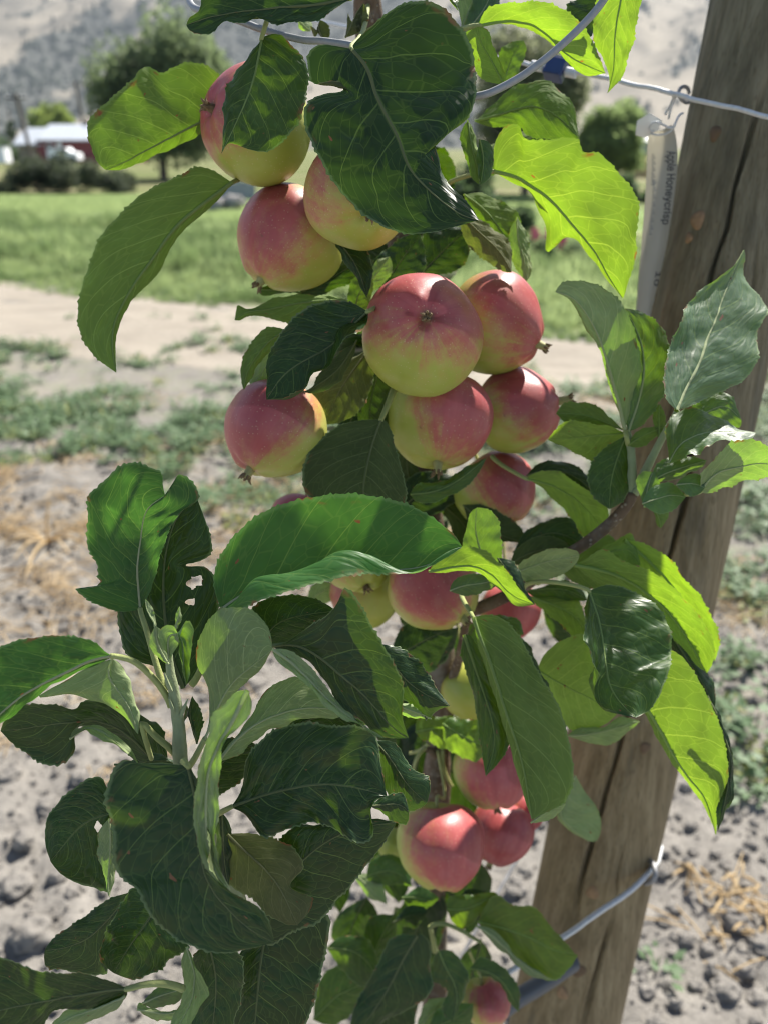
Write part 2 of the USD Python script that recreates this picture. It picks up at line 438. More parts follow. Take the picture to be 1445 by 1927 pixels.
ys = np.r_[graded(-60, 6500, 0.55, 4.2, 0.017, 1.075)]
gv = sheet(xs, ys, height)
obj('ground', gv, GROUND, smooth=True)
tag(stage.GetPrimAtPath('/World/ground'), 'dry grey tilled soil running back into grass', None, None, 'structure')

# dirt track crossing behind the tree, set as its own sheet on the ground
def road_material():
    g = G('dirt_track')
    p = g.pos()
    a = g.noise(g.map(p, (1.0, 2.4, 1)), 1.6, 4.0)
    b = g.noise(p, 24.0, 5.0, 0.65)
    c = g.ramp(g.add(g.mul(a, 0.6), g.mul(b, 0.4)), [(0.3, (0.20, 0.175, 0.145)), (0.52, (0.275, 0.245, 0.205)), (0.75, (0.33, 0.295, 0.25))])
    return g.done(g.principled(base_color=c, roughness=0.95, specular_ior_level=0.1, normal=g.bump(b, 0.012, 0.6)))
ROAD = road_material()
us, ws = np.linspace(-9, 9, 260), np.linspace(-1, 1, 40)
U, Wd = np.meshgrid(us, ws, indexing='ij')
edge = 1.0 + 0.28 * (meshkit.fbm(np.stack([U * .9, np.sign(Wd), 0 * U], -1), 4, 5) - .5) * 2
ry = 5.95 - 0.5 * U + Wd * edge * (1.12 - 0.03 * U)
rz = height(U, ry) + 0.006 * (1 - np.abs(Wd)) - 0.012 * (np.abs(Wd) > .97) + 0.004
rv = np.stack([U, ry, rz], -1).reshape(-1, 3)
_, rf = sheet(us, ws, lambda a, b: 0 * a)
tag(obj('dirt_track', (rv, rf), ROAD, smooth=True), 'pale dusty dirt track crossing behind the tree', None, None, 'structure')

def lawn_material():
    g = G('mown_lawn')
    p = g.pos()
    a = g.noise(g.map(p, (0.25, 0.8, 1)), 1.0, 4.0)
    b = g.noise(p, 7.0, 5.0, 0.65)
    c = g.ramp(g.add(g.mul(a, 0.65), g.mul(b, 0.35)), [(0.35, (0.10, 0.175, 0.048)), (0.5, (0.175, 0.235, 0.075)), (0.64, (0.33, 0.285, 0.165))])
    return g.done(g.principled(base_color=c, roughness=0.9, specular_ior_level=0.15, normal=g.bump(b, 0.06, 0.8)))
lx, ly = np.linspace(-22, 6, 120), np.linspace(14.6, 27.0, 60)
LX, LY = np.meshgrid(lx, ly, indexing='ij')
lawn_v, lawn_f = sheet(lx, ly, lambda a, b: height(a, b) + 0.02 + 0.0 * a)
lawn_v[:, 1] += 0.35 * (meshkit.fbm(np.c_[lawn_v[:, 0] * .5, lawn_v[:, 1] * .0, 0 * lawn_v[:, 0]], 3, 8) - .5)
tag(obj('lawn', (lawn_v, lawn_f), lawn_material(), smooth=True), 'mown lawn with dry patches beyond the tall grass', None, None, 'structure')

# hills
def spurs(x, y):
    p = np.stack([x / 900.0, y / 900.0, 0 * x], -1)
    w = x * 0.95 - y * 0.42 + 150 * (meshkit.fbm(p * 1.7, 3, 61) - .5) * 2
    return np.abs(((w / 190.0) % 2) - 1), np.abs(((w / 62.0 + 0.5 * np.sin(y / 120.0)) % 2) - 1)
def hill_z(x, y):
    p = np.stack([x / 900.0, y / 900.0, 0 * x], -1)
    base = np.clip((y - 640) / 2600.0, 0, 1)
    z = base ** 1.28 * 1150
    # spurs running down to the left, with gullies between them
    spur, spur2 = spurs(x, y)
    z += base ** .6 * ((spur - .5) * 95 + (spur2 - .5) * 30 + (meshkit.fbm(p * 4.5, 5, 71) - .5) * 150)
    z += base ** .5 * (meshkit.fbm(p * 22, 3, 72) - .5) * 26
    return z - 6
def hill_material():
    g = G('dry_hillside')
    p = g.pos()
    a = g.noise(p, 0.012, 5.0, 0.6)
    b = g.noise(p, 0.06, 5.0, 0.65)
    d = g.add(g.node('attribute', attribute='scrub') + '.fac', g.sub(b, 0.5))
    c = g.ramp(g.add(g.mul(a, 0.5), g.mul(b, 0.5)), [(0.32, (0.185, 0.162, 0.130)), (0.52, (0.262, 0.232, 0.188)), (0.7, (0.335, 0.295, 0.240))])
    c = g.mix(g.mul(g.ramp01(d, 0.15, 0.75), 0.86), c, (0.062, 0.070, 0.068))
    return g.done(g.principled(base_color=c, roughness=0.95, specular_ior_level=0.05))
hx, hy = np.linspace(-1900, 1900, 380), np.linspace(560, 2050, 200)
hv, hf = sheet(hx, hy, hill_z)
def gully(x, y):
    w = x * 0.97 - y * 0.30 + 60 * (meshkit.fbm(np.stack([x / 300, y / 300, 0 * x], -1), 3, 91) - .5) * 2
    a = meshkit.fbm(np.stack([w / 85.0, y / 420.0, 0 * x], -1), 5, 92)
    b = meshkit.fbm(np.stack([w / 34.0, y / 90.0, 0 * x], -1), 4, 93)
    return np.clip((a * .62 + b * .38 - .475) / .10, 0, 1)
tag(obj('hills', (hv, hf), hill_material(), smooth=True, prim={'scrub': gully(hv[:, 0], hv[:, 1])}), 'steep dry mountainside with dark brush in its gullies', None, None, 'structure')

# conifers and brush on the hillside
def blob(seed, sub=1, jag=0.35, tall=1.0):
    m = trimesh.creation.icosphere(subdivisions=sub)
    v = np.array(m.vertices)
    v *= (1 + jag * (meshkit.noise(v * 2.3 + seed * 7.7, seed) * 2 - 1))[:, None]
    v[:, 2] *= tall
    return trimesh.Trimesh(v, m.faces, process=False)
def cone_tree(seed):
    ms = []
    for k in range(4):
        c = trimesh.creation.cone(radius=.34 * (1 - .2 * k), height=.45, sections=7)
        c.apply_translation([0, 0, .08 + .19 * k]); ms.append(c)
    m = cat_meshes(ms)
    v = np.array(m.vertices); v[:, :2] *= (1 + .4 * (meshkit.noise(v * 4 + seed, seed) - .5))[:, None]
    return trimesh.Trimesh(v, m.faces, process=False)
BRUSH = simple('hill_brush', (0.055, 0.065, 0.048), 0.95, 0.3, 0.5)
n = 70000
bx, by = R.uniform(-1500, 1500, n), R.uniform(700, 2000, n)
sp1, sp2 = spurs(bx, by)
cl = meshkit.fbm(np.stack([bx / 110, by / 110, 0 * bx], -1), 3, 66)
keep = R.random(n) < gully(bx, by) * .8 + 0.02
bx, by = bx[keep], by[keep]
bz = hill_z(bx, by)
instancer('hillside_brush', [(cone_tree(1), BRUSH), (trimesh.Trimesh(blob(2).vertices * 0.38, blob(2).faces, process=False), BRUSH)], np.c_[bx, by, bz - .3], R.uniform(3.5, 10, len(bx)) , R.uniform(0, 6.28, len(bx)),
          (R.random(len(bx)) < .55).astype(int), 'dark conifers and brush scattered along the gullies of the mountainside', 'brush')
# ------------------------------------------------------------------ far things: house, poles, trees, bushes
def gpt(x, dist):
    """photograph column x at horizontal distance dist, on the ground"""
    d = dist * cp + CAM_Z * sp
    return np.array([(x - W / 2) / F * d, dist, 0.0])
def zat(y, dist):
    dep = PITCH + math.atan((y - H / 2) / F)
    return CAM_Z - dist * math.tan(dep)

RED = simple('red_siding', (0.17, 0.028, 0.030), 0.7, 0.25, 3.0)
TANW = simple('tan_siding', (0.20, 0.17, 0.12), 0.8, 0.2, 3.0)
ROOFM = simple('metal_roof', (0.42, 0.45, 0.50), 0.45, 0.12, 2.0)
WHITE = simple('white_paint', (0.74, 0.75, 0.78), 0.5, 0.05, 3.0)
GLASSD = simple('dark_window', (0.03, 0.035, 0.045), 0.15, 0.1, 3.0)
WOODP = simple('pole_wood', (0.10, 0.078, 0.058), 0.85, 0.3, 12.0)
TYRE = simple('tyre_rubber', (0.025, 0.025, 0.027), 0.8, 0.2, 12.0)

D = 84.0
s = (D * cp + CAM_Z * sp) / F            # metres per photograph pixel there
def hx_(x): return (x - W / 2) * s
h = thing('red_house', 'low red house with a pale metal roof behind the dark hedge', 'house', (hx_(120), D, 0))
x0, x1 = hx_(66), hx_(245)
ez, rz_ = zat(262, D), zat(231, D)
obj('wall', cat_meshes([box((x0 + .4, D, -.1), (x1 - .3, D + 7, ez))]), RED, h)
tag(obj('wall', box((hx_(34), D + .6, -.1), (x0 + .397, D + 6.4, ez - .15)), TANW, h), 'tan wall of the low left wing')
def gable(xa, xb, ya, yb, z0, z1, t=.12):
    ym = (ya + yb) / 2
    a = trimesh.Trimesh([[xa, ya, z0], [xb, ya, z0], [xb, ym, z1], [xa, ym, z1], [xa, ya, z0 - t], [xb, ya, z0 - t], [xb, ym, z1 - t], [xa, ym, z1 - t]],
                        [[0, 1, 2], [0, 2, 3], [5, 4, 7], [5, 7, 6], [4, 5, 1], [4, 1, 0], [1, 5, 6], [1, 6, 2], [4, 0, 3], [4, 3, 7], [3, 2, 6], [3, 6, 7]], process=False)
    b = a.copy(); b.apply_transform(np.diag([1, -1, 1, 1])); b.apply_translation([0, 2 * ym, 0]); b.invert()
    return cat_meshes([a, b])
rf_ = obj('roof', gable(hx_(78), x1 + .3, D - .6, D + 7.6, ez, rz_), ROOFM, h)
obj('roof', gable(hx_(30), hx_(84), D - .1, D + 7.0, ez - .35, zat(238, D)), ROOFM, h)
for k in range(14):   # standing seams
    xx = hx_(82) + k * (x1 - hx_(82)) / 13.5
    obj('seam', gable(xx, xx + .06, D - .62, D + 7.62, ez + .03, rz_ + .03, .02), ROOFM, rf_)
w = obj('window', box((hx_(92), D - .06, .75), (hx_(104), D - .002, 1.65)), WHITE, h)
obj('pane', box((hx_(93.5), D - .09, .85), (hx_(102.5), D - .063, 1.55)), GLASSD, w)
d_ = obj('door', box((hx_(112), D - .06, 0), (hx_(121), D - .002, 1.8)), WHITE, h)
obj('chimney', box((hx_(150), D + 3.2, rz_ - .3), (hx_(155), D + 3.7, rz_ + .35)), KNOT_DARK, h)

c = thing('parked_van', 'small white van parked in front of the red house', 'van', (hx_(150), D - 3.5, 0))
vx0, vx1, vy = hx_(123), hx_(177), D - 4.2
prof = np.array([[0, .32], [0, 1.05], [.10, 1.25], [.62, 1.3], [.74, 1.0], [.98, .86], [1.0, .34]])
from shapely.geometry import Polygon as _Poly
pm = trimesh.creation.extrude_polygon(_Poly(np.c_[prof[:, 0] * (vx1 - vx0), prof[:, 1]]), 1.5, engine='earcut')
pm.apply_transform(trimesh.transformations.rotation_matrix(np.pi / 2, [1, 0, 0])); pm.apply_translation([vx0, vy + 1.5, 0])
obj('body', pm, WHITE, c)
obj('side_window', box((vx0 + (vx1 - vx0) * .38, vy - .02, .92), (vx0 + (vx1 - vx0) * .66, vy - .003, 1.2)), GLASSD, c)
for fx in (.2, .8):
    t_ = trimesh.creation.cylinder(radius=.32, height=.22, sections=16)
    t_.apply_transform(trimesh.transformations.rotation_matrix(np.pi / 2, [1, 0, 0])); t_.apply_translation([vx0 + (vx1 - vx0) * fx, vy + .05, .32])
    obj('wheel', t_, TYRE, c)

c = thing('storage_box', 'plain white square cabinet standing left of the red house', 'cabinet', (hx_(47), D - 6, 0))
obj('body', box((hx_(32), D - 6, 0.12), (hx_(62), D - 4.6, zat(276, D - 6))), WHITE, c)
obj('lid', box((hx_(31), D - 6.06, zat(276, D - 6)), (hx_(63), D - 4.55, zat(276, D - 6) + .06)), ROOFM, c)
for fx in (34, 58):
    obj('foot', box((hx_(fx), D - 5.9, -.02), (hx_(fx + 2), D - 4.7, .12)), TYRE, c)

def pole(xa, ya, xb, dist, r, label, arm=True):
    d = dist * cp + CAM_Z * sp
    b = gpt(xb, dist); top = gpt(xa, dist); top[2] = zat(ya, dist)
    t = thing('utility_pole', label, 'utility pole', b)
    obj('shaft', tube([b - [0, 0, .2], (b + top) / 2, top], [r, r * .85, r * .7], 10), WOODP, t)
    if arm:
        a = top - [0, 0, .35]
        obj('crossarm', box(a - [.8, .06, .06], a + [.8, .06, .06]), WOODP, t)
        for q in (-.65, 0.25, .65):
            obj('insulator', tube([a + [q, 0, .06], a + [q, 0, .2]], [.05, .03], 8), WHITE, t)
pole(51, 174, 64, 70, .17, 'leaning utility pole left of the red house roof')
pole(162, 150, 168, 96, .16, 'utility pole against the hillside beside the round tree')
pole(30, 205, 32, 120, .13, 'short thin post at the far left by the dark hedge', False)

def foliage(name, cols, tf=0.3, rough=0.7):
    g = G(name)
    n = g.noise(g.pos(), 0.9, 3.0)
    rp = g.node('geometry') + '.random_per_island'
    a, b = map(np.array, cols)
    c = g.mix(g.add(g.mul(n, .5), g.mul(rp, .5)), tuple(a), tuple(b))
    pb = g.principled(base_color=c, roughness=rough, specular_ior_level=0.25)
    tb = g.node('translucent_bsdf', color=g.mix(rp, tuple(b * 2.2), tuple(np.minimum(b * 3.2, 1)))) + '.BSDF'
    return g.done(g.node('mix_closure', fac=tf, closure1=pb, closure2=tb) + '.closure')
F_DARK = foliage('dark_foliage', ((0.028, 0.052, 0.026), (0.075, 0.115, 0.050)))
F_MID = foliage('grey_green_foliage', ((0.060, 0.100, 0.048), (0.155, 0.20, 0.098)))
F_LIT = foliage('sunny_tree_foliage', ((0.075, 0.125, 0.045), (0.19, 0.25, 0.10)), .35)
F_LIGHT = foliage('yellow_green_foliage', ((0.085, 0.135, 0.030), (0.19, 0.24, 0.060)), .35)
F_GREY = foliage('grey_foliage', ((0.095, 0.115, 0.065), (0.19, 0.205, 0.125)))
F_BUSH = foliage('hedge_foliage', ((0.022, 0.036, 0.020), (0.085, 0.105, 0.060)), .2)

def leaf_cloud(centres, radii, n, size, seed, flat=0.0):
    r = np.random.default_rng(seed)
    k = r.integers(0, len(centres), n)
    dirs = r.normal(size=(n, 3)); dirs /= np.linalg.norm(dirs, axis=1)[:, None]
    p = np.asarray(centres)[k] + dirs * np.asarray(radii)[k][:, None] * (r.random(n) ** .45)[:, None]
    a = r.normal(size=(n, 3)); a /= np.linalg.norm(a, axis=1)[:, None]
    b = np.cross(a, r.normal(size=(n, 3))); b /= np.linalg.norm(b, axis=1)[:, None]
    s_ = size * r.uniform(.6, 1.4, n)[:, None]
    v = np.stack([p - a * s_, p + b * s_ * .42, p + a * s_, p - b * s_ * .42], 1).reshape(-1, 3)
    i = np.arange(n)[:, None] * 4
    return v, np.vstack([i + [0, 1, 2], i + [0, 2, 3]])

def tree(name, label, cat, base, height_, crown_w, crown_lo, mat_, seed, n=9000, size=.16, trunk_r=.22, clumps=38, lean=0.0, group=None, off=0.0, fat=1.0):
    r = np.random.default_rng(seed)
    base = np.asarray(base, float)
    t = thing(name, label, cat, base, group)
    mid = (height_ + crown_lo) / 2
    cs, rs = [], []
    for k in range(clumps):
        d = r.normal(size=3); d /= np.linalg.norm(d)
        q = r.random() ** .4
        c = base + np.array([off + lean * d[2] + d[0] * crown_w / 2 * q * .82, d[1] * crown_w / 2 * q * .82, mid + d[2] * (height_ - crown_lo) / 2 * q * .85])
        cs.append(c); rs.append(crown_w * r.uniform(.10, .19) * fat)
    top = base + [lean * .3, 0, mid + .1 * height_]
    obj('trunk', tube([base - [0, 0, .2], base + [.03 * height_ * .2, 0, crown_lo * .6], top], [trunk_r, trunk_r * .8, trunk_r * .3], 10, 12), BARK, t)
    for k in range(0, min(clumps, 10)):
        m0 = base + [0, 0, crown_lo * .8 + .2 * k / 10 * (height_ - crown_lo)]
        obj('limb', tube([m0, (m0 + cs[k]) / 2 + [0, 0, .1], cs[k]], [trunk_r * .4, trunk_r * .25, trunk_r * .08], 6, 6), BARK, t)
    obj('crown', leaf_cloud(cs, rs, n, size, seed + 1), mat_, t)
    return t

b = gpt(308, 41.0)
tree('shade_tree', 'big round willow-like shade tree left of the apples', 'tree', b, zat(52, 41), 6.3, 1.0, F_MID, 21, 36000, .15, .2, 80, off=.75, fat=1.4)
tree('small_tree', 'small bright yellow green tree behind the red house roof', 'tree', gpt(112, 104), zat(193, 104), 6.2, 1.2, F_LIGHT, 31, 5000, .26, .2, 26)
tree('small_tree', 'rounded grey green tree seen left of the wooden post', 'tree', gpt(1146, 33.0), zat(192, 33), 2.5, .15, F_LIT, 41, 16000, .10, .1, 44, fat=1.3)
tree('tall_tree', 'tall pale green tree behind the top right leaves', 'tree', gpt(985, 26.0), zat(30, 26), 3.4, .6, F_GREY, 51, 18000, .11, .14, 50, fat=1.25)
tree('small_tree', 'narrow dark tree at the far left beside the poles', 'tree', gpt(28, 112), zat(205, 112), 1.8, .4, F_DARK, 55, 1500, .2, .12, 12)

def bush(name, label, cat, x0_, x1_, ytop, dist, depth, mat_, seed, n, size, group=None):
    r = np.random.default_rng(seed)
    a, b_ = gpt(x0_, dist), gpt(x1_, dist)
    h_ = zat(ytop, dist)
    t = thing(name, label, cat, (a + b_) / 2, group)
    wdt = b_[0] - a[0]
    cs, rs = [], []
    for k in range(max(10, int(wdt * 9))):
        f = r.random()
        rr = h_ * r.uniform(.2, .33)
        hh = h_ * (1 - .55 * abs(2 * f - 1) ** 3)
        cs.append([a[0] + f * wdt, dist + r.uniform(-.5, .5) * depth, r.uniform(.15, 1) * max(hh - rr, .1)]); rs.append(rr)
    obj('foliage', leaf_cloud(cs, rs, n, size, seed + 2), mat_, t)
    st = [tube([[c_[0] * .7 + .3 * (a[0] + wdt * .5), c_[1], 0], c_], [.02, .006], 5) for c_ in cs[:14]]
    obj('stems', cat_meshes(st), BARK, t)
    return t
bush('hedge_bush', 'long dark bush on the lawn edge in front of the red house', 'bush', 14, 238, 279, 28.5, 1.3, F_BUSH, 61, 9000, .07)
bush('hedge', 'dark green hedge at the far left edge', 'hedge', -30, 30, 248, 88, 2.0, F_DARK, 62, 2500, .2)
bush('shrub', 'dark shrub in shade behind the middle of the apple tree', 'bush', 780, 985, 300, 15.0, 1.2, F_DARK, 63, 6000, .07)
bush('shrub', 'low green shrub far behind under the grey green tree', 'bush', 1085, 1215, 318, 24.0, 1.2, F_DARK, 64, 3500, .08)
fb = bush('flowering_shrub', 'tall weedy shrub with pink flowers left of the post', 'flowering shrub', 985, 1130, 432, 10.4, 1.0, F_MID, 65, 5000, .05)
PINK = simple('pink_petals', (0.62, 0.09, 0.16), 0.6, 0.25, 30.0)
r_ = np.random.default_rng(3)
for k in range(9):
    c0 = px(r_.uniform(1000, 1072), r_.uniform(425, 470), 10.2 * cp + CAM_Z * sp)
    ms = []
    for q in range(6):
        a_ = q * np.pi / 3 + k
        pt = trimesh.creation.icosphere(subdivisions=1, radius=.03); pt.apply_scale([1, .35, .6]); pt.apply_translation([.034, 0, 0])
        pt.apply_transform(trimesh.transformations.rotation_matrix(a_, [.2, 1, .1])); ms.append(pt)
    m_ = cat_meshes(ms); m_.apply_translation(c0)
    obj('flower', m_, PINK, fb)

# pile of grey field stones with boards behind the grass
STONE = simple('field_stone', (0.24, 0.225, 0.215), 0.9, 0.3, 8.0)
for k in range(11):
    c0 = gpt(r_.uniform(368, 452), r_.uniform(19.5, 22)) + [0, 0, r_.uniform(.05, .22)]
    m_ = blob(90 + k, 2, .3); m_.apply_scale(np.r_[r_.uniform(.14, .30), r_.uniform(.12, .25), r_.uniform(.09, .17)]); m_.apply_translation(c0)
    tag(obj('field_stone', m_, STONE, smooth=40), 'grey field stone in the heap beyond the grass under the top left apples', 'stone', 'field stones heaped at the lawn edge')
c = thing('board_fence', 'low grey board fence behind the stone heap', 'fence', gpt(420, 24))
for k in range(9):
    a = gpt(372 + k * 13, 24)
    obj('board', box(a + [-.095, 0, -.05], a + [.095, .03, zat(338 + 3 * (k % 3), 24)]), simple('fence_board_%d' % k, (0.25, 0.26, 0.28), .85, .2, 9.0), c)
a, b2 = gpt(366, 24), gpt(482, 24)
obj('rail', box(a + [0, .033, .22], b2 + [0, .08, .30]), WOODP, c)
HAY = simple('hay', (0.42, 0.31, 0.15), 0.9, 0.3, 6.0)
m_ = blob(77, 3, .25); m_.apply_scale([1.3, 1.0, .75]); m_.apply_translation(gpt(1215, 44) + [0, 0, .2])
tag(obj('hay_mound', m_, HAY, smooth=True), 'tan mound of dry hay far off beside the plant tag', 'hay mound')
c = thing('grey_shed', 'small grey shed far off left of the tag', 'shed', gpt(1212, 90))
a = gpt(1196, 90); b2 = gpt(1236, 90)
obj('wall', box(a + [0, 0, 0], [b2[0], 93, 1.9]), simple('shed_wall', (.24, .25, .28), .8, .15, 2.0), c)
obj('roof', gable(a[0] - .2, b2[0] + .2, 89.7, 93.3, 1.95, 2.75), ROOFM, c)

# ---------------------------------------------------------------- ground cover (nobody could count it)
def blades(seed, n, hgt, spread, wid, droop=.5):
    r = np.random.default_rng(seed)
    V, Fc = [], []
    for k in range(n):
        a = r.uniform(0, 6.28); o = np.r_[r.normal(0, spread, 2), 0]
        d = np.array([math.cos(a), math.sin(a), 0]); s2 = np.array([-d[1], d[0], 0]) * wid * r.uniform(.6, 1.3)
        h_ = hgt * r.uniform(.5, 1.15); q = r.uniform(.15, droop) * h_
        pts = [o, o + d * q * .3 + [0, 0, h_ * .55], o + d * q + [0, 0, h_]]
        i = len(V)
        V += [pts[0] - s2, pts[0] + s2, pts[1] - s2 * .8, pts[1] + s2 * .8, pts[2]]
        Fc += [[i, i + 1, i + 3], [i, i + 3, i + 2], [i + 2, i + 3, i + 4]]
    return trimesh.Trimesh(V, Fc, process=False)
def weed(seed, n, rad, leaf):
    r = np.random.default_rng(seed)
    V, Fc = [], []
    for k in range(n):
        a = r.uniform(0, 6.28); e = r.uniform(.15, 1.2)
        d = np.array([math.cos(a) * math.cos(e), math.sin(a) * math.cos(e), math.sin(e)])
        b0 = d * rad * r.uniform(.1, .85); b0[2] = abs(b0[2]) + .004
        x_ = np.cross(d, [0, 0, 1.0]); x_ /= np.linalg.norm(x_) + 1e-9
        L_ = leaf * r.uniform(.6, 1.3)
        dd = d * np.array([1, 1, r.uniform(-.2, .9)])
        i = len(V)
        V += [b0, b0 + dd * L_ * .5 + x_ * L_ * .24, b0 + dd * L_, b0 + dd * L_ * .5 - x_ * L_ * .24]
        Fc += [[i, i + 1, i + 2], [i, i + 2, i + 3]]
    return trimesh.Trimesh(V, Fc, process=False)
GRASSM = foliage('meadow_grass', ((0.115, 0.17, 0.062), (0.28, 0.345, 0.155)), .35)
GRASSD = foliage('lush_grass', ((0.055, 0.095, 0.035), (0.13, 0.185, 0.07)), .35)
WEEDM = foliage('weed_leaves', ((0.075, 0.128, 0.062), (0.16, 0.22, 0.118)), .25, .55)
WEEDY = foliage('yellow_weed_leaves', ((0.13, 0.155, 0.05), (0.25, 0.26, 0.10)), .3, .55)
STRAWM = foliage('dry_straw', ((0.36, 0.27, 0.15), (0.56, 0.44, 0.27)), .2, .6)

n = 15000
gx, gq = R.uniform(-9, 7, n), 6.9 + R.random(n) ** 1.3 * 6.6
gy = gq - .5 * gx
ok = (gy > 5.2) & (gy < 16.5) & (meshkit.fbm(np.stack([gx * .8, gy * .8, 0 * gx], -1), 3, 15) > .30)
gx, gy = gx[ok], gy[ok]
hs = .35 + .75 * meshkit.fbm(np.stack([gx * .5, gy * .5, 0 * gx], -1), 3, 16)
hs = hs * np.clip((gy + .5 * gx - 6.75) / 1.6, .22, 1)
instancer('meadow_grass', [(blades(1, 34, .30, .07, .006), GRASSM), (blades(2, 30, .30, .08, .008), GRASSD), (weed(5, 46, .2, .09), WEEDM)],
          np.c_[gx, gy, height(gx, gy)], hs * R.uniform(.6, 1.35, len(gx)), R.uniform(0, 6.28, len(gx)), np.where(meshkit.fbm(np.stack([gx * .7, gy * 1.3, 0 * gx], -1), 4, 18) + R.normal(0, .06, len(gx)) > .53, 1, np.where(R.random(len(gx)) < .3, 2, 0)),
          'tall grass growing in a band beyond the dirt track', 'grass')
n = 9000
gx, gy = R.uniform(-14, 5, n), R.uniform(15.5, 26.5, n)
instancer('lawn_grass', [(blades(3, 22, .07, .09, .008), GRASSM)], np.c_[gx, gy, height(gx, gy) + .02], R.uniform(.6, 1.3, n), R.uniform(0, 6.28, n), None,
          'short grass blades of the mown lawn', 'grass')
n = 22000
gx, gy = R.uniform(-3.6, 2.6, n), R.uniform(1.3, 7.2, n)
q = gy + .5 * gx
cl = meshkit.fbm(np.stack([gx * 1.5, gy * 1.5, 0 * gx], -1), 4, 19)
cl2 = meshkit.fbm(np.stack([gx * 5, gy * 5, 0 * gx], -1), 3, 20)
pr = np.clip((q - 2.55) / .5, 0, 1) * np.clip((5.0 - q) / .3, 0, 1) * np.clip((cl - .36) * 6, 0.05, 1) * np.clip((cl2 - .34) * 6, 0, 1)
pr += np.clip((q - 5.0) * 3, 0, 1) * np.clip((6.9 - q) * 3, 0, 1) * (cl > .56) * (cl2 > .45) * .5
pp = to_px(np.c_[gx, gy, 0 * gx])
pr += ((pp[:, 0] > 1335) & (pp[:, 1] > 1230) & (pp[:, 1] < 1500)) * (cl2 > .5) * .8 + ((pp[:, 0] > 1370) & (pp[:, 1] < 1010)) * (cl2 > .42) * .7
ok = R.random(n) < pr
gx, gy = gx[ok], gy[ok]
instancer('ground_weeds', [(weed(11, 26, .055, .03), WEEDM), (weed(12, 20, .075, .04), WEEDM), (weed(13, 18, .05, .03), WEEDY)], np.c_[gx, gy, height(gx, gy) - .004], R.uniform(.5, 1.35, len(gx)),
          R.uniform(0, 6.28, len(gx)), R.choice([0, 1, 2], len(gx), p=[.5, .35, .15]), 'patchy blue green weeds creeping over the soil', 'weeds')

def straw(seed, n, rad, ln):
    r = np.random.default_rng(seed); ms = []
    for k in range(n):
        a = r.uniform(0, 6.28); o = np.r_[r.normal(0, rad, 2), r.uniform(.002, .02)]
        d = np.r_[math.cos(a), math.sin(a), r.uniform(-.05, .2)] * ln * r.uniform(.4, 1.2)
        ms.append(tube([o, o + d * .5 + [0, 0, .006], o + d], [.0016, .0012], 3, caps=False))
    return cat_meshes(ms)
n = 1800
gx, gy = R.uniform(-2.6, 1.8, n), R.uniform(1.0, 4.8, n)
cl = meshkit.fbm(np.stack([gx * 2.2, gy * 2.2, 0 * gx], -1), 3, 29)
pp = to_px(np.c_[gx, gy, 0 * gx])
pr = (cl > .50) * .55 * (gy > 1.9) + ((pp[:, 0] < 480) & (pp[:, 1] > 880) & (pp[:, 1] < 1470)) * .5 + (((pp[:, 0] - 1390) ** 2 + (pp[:, 1] - 1720) ** 2) < 70 ** 2) * 1.0
ok = R.random(n) < pr
gx, gy = gx[ok], gy[ok]
instancer('straw_litter', [(straw(1, 16, .035, .06), STRAWM), (straw(2, 9, .05, .09), STRAWM)], np.c_[gx, gy, height(gx, gy)], R.uniform(.6, 1.3, len(gx)), R.uniform(0, 6.28, len(gx)),
          R.integers(0, 2, len(gx)), 'scattered dry straw lying on the soil', 'straw')
# crumbs of soil
def soil_piece_material():
    g = G('soil_crumb')
    p = g.pos()
    b, f = g.noise(p, 40.0, 5.0, .65), g.noise(p, 220.0, 4.0, .65)
    c = g.ramp(g.add(g.mul(b, .5), g.mul(f, .5)), [(0.3, (0.130, 0.121, 0.110)), (0.5, (0.205, 0.191, 0.174)), (0.72, (0.270, 0.252, 0.228))])
    return g.done(g.principled(base_color=c, roughness=.97, specular_ior_level=.08, normal=g.bump(f, .006, .7)))
CRUMB = soil_piece_material()
n = 16000
gx, gy = R.uniform(-1.9, 1.9, n), .75 + R.random(n) ** 1.3 * 3.4
q = gy + .5 * gx
ok = (q < 3.9) & (meshkit.fbm(np.stack([gx * 3, gy * 3, 0 * gx], -1), 3, 39) > .36)
gx, gy = gx[ok], gy[ok]
sz = .0028 + .012 * R.random(len(gx)) ** 4
instancer('soil_crumbs', [(blob(5, 2, .45), CRUMB), (blob(6, 2, .5, .75), CRUMB), (blob(7, 1, .5, .8), CRUMB)], np.c_[gx, gy, height(gx, gy) + sz * .3], np.c_[sz, sz * R.uniform(.7, 1.2, len(gx)), sz * R.uniform(.6, 1, len(gx))],
          R.uniform(0, 6.28, len(gx)), R.integers(0, 3, len(gx)), 'loose crumbs of dry tilled soil', 'soil')
# bigger clods, one by one
clods = [(62, 1770, 38), (30, 1668, 30), (88, 1515, 20), (20, 1460, 20), (150, 1470, 18), (48, 1590, 22), (110, 1655, 18), (265, 1330, 15), (470, 1290, 30), (560, 1300, 18), (330, 1400, 14), (225, 1590, 18),
         (1385, 1745, 26), (1330, 1790, 16), (1290, 1775, 16), (1268, 1712, 18), (1430, 1790, 24), (1400, 1830, 20), (1250, 1850, 22), (1215, 1880, 16), (1365, 1880, 24), (1310, 1860, 16), (1425, 1885, 20), (1300, 1560, 12),
         (1240, 1650, 15), (1345, 1620, 12), (1410, 1600, 12), (690, 1700, 14), (650, 1790, 18), (640, 1680, 14), (1000, 1580, 13), (985, 1650, 16), (960, 1690, 12), (1290, 1490, 12), (1380, 1300, 14), (100, 1390, 13), (60, 1330, 12), (180, 1310, 13), (20, 1250, 12), (120, 1180, 11)]
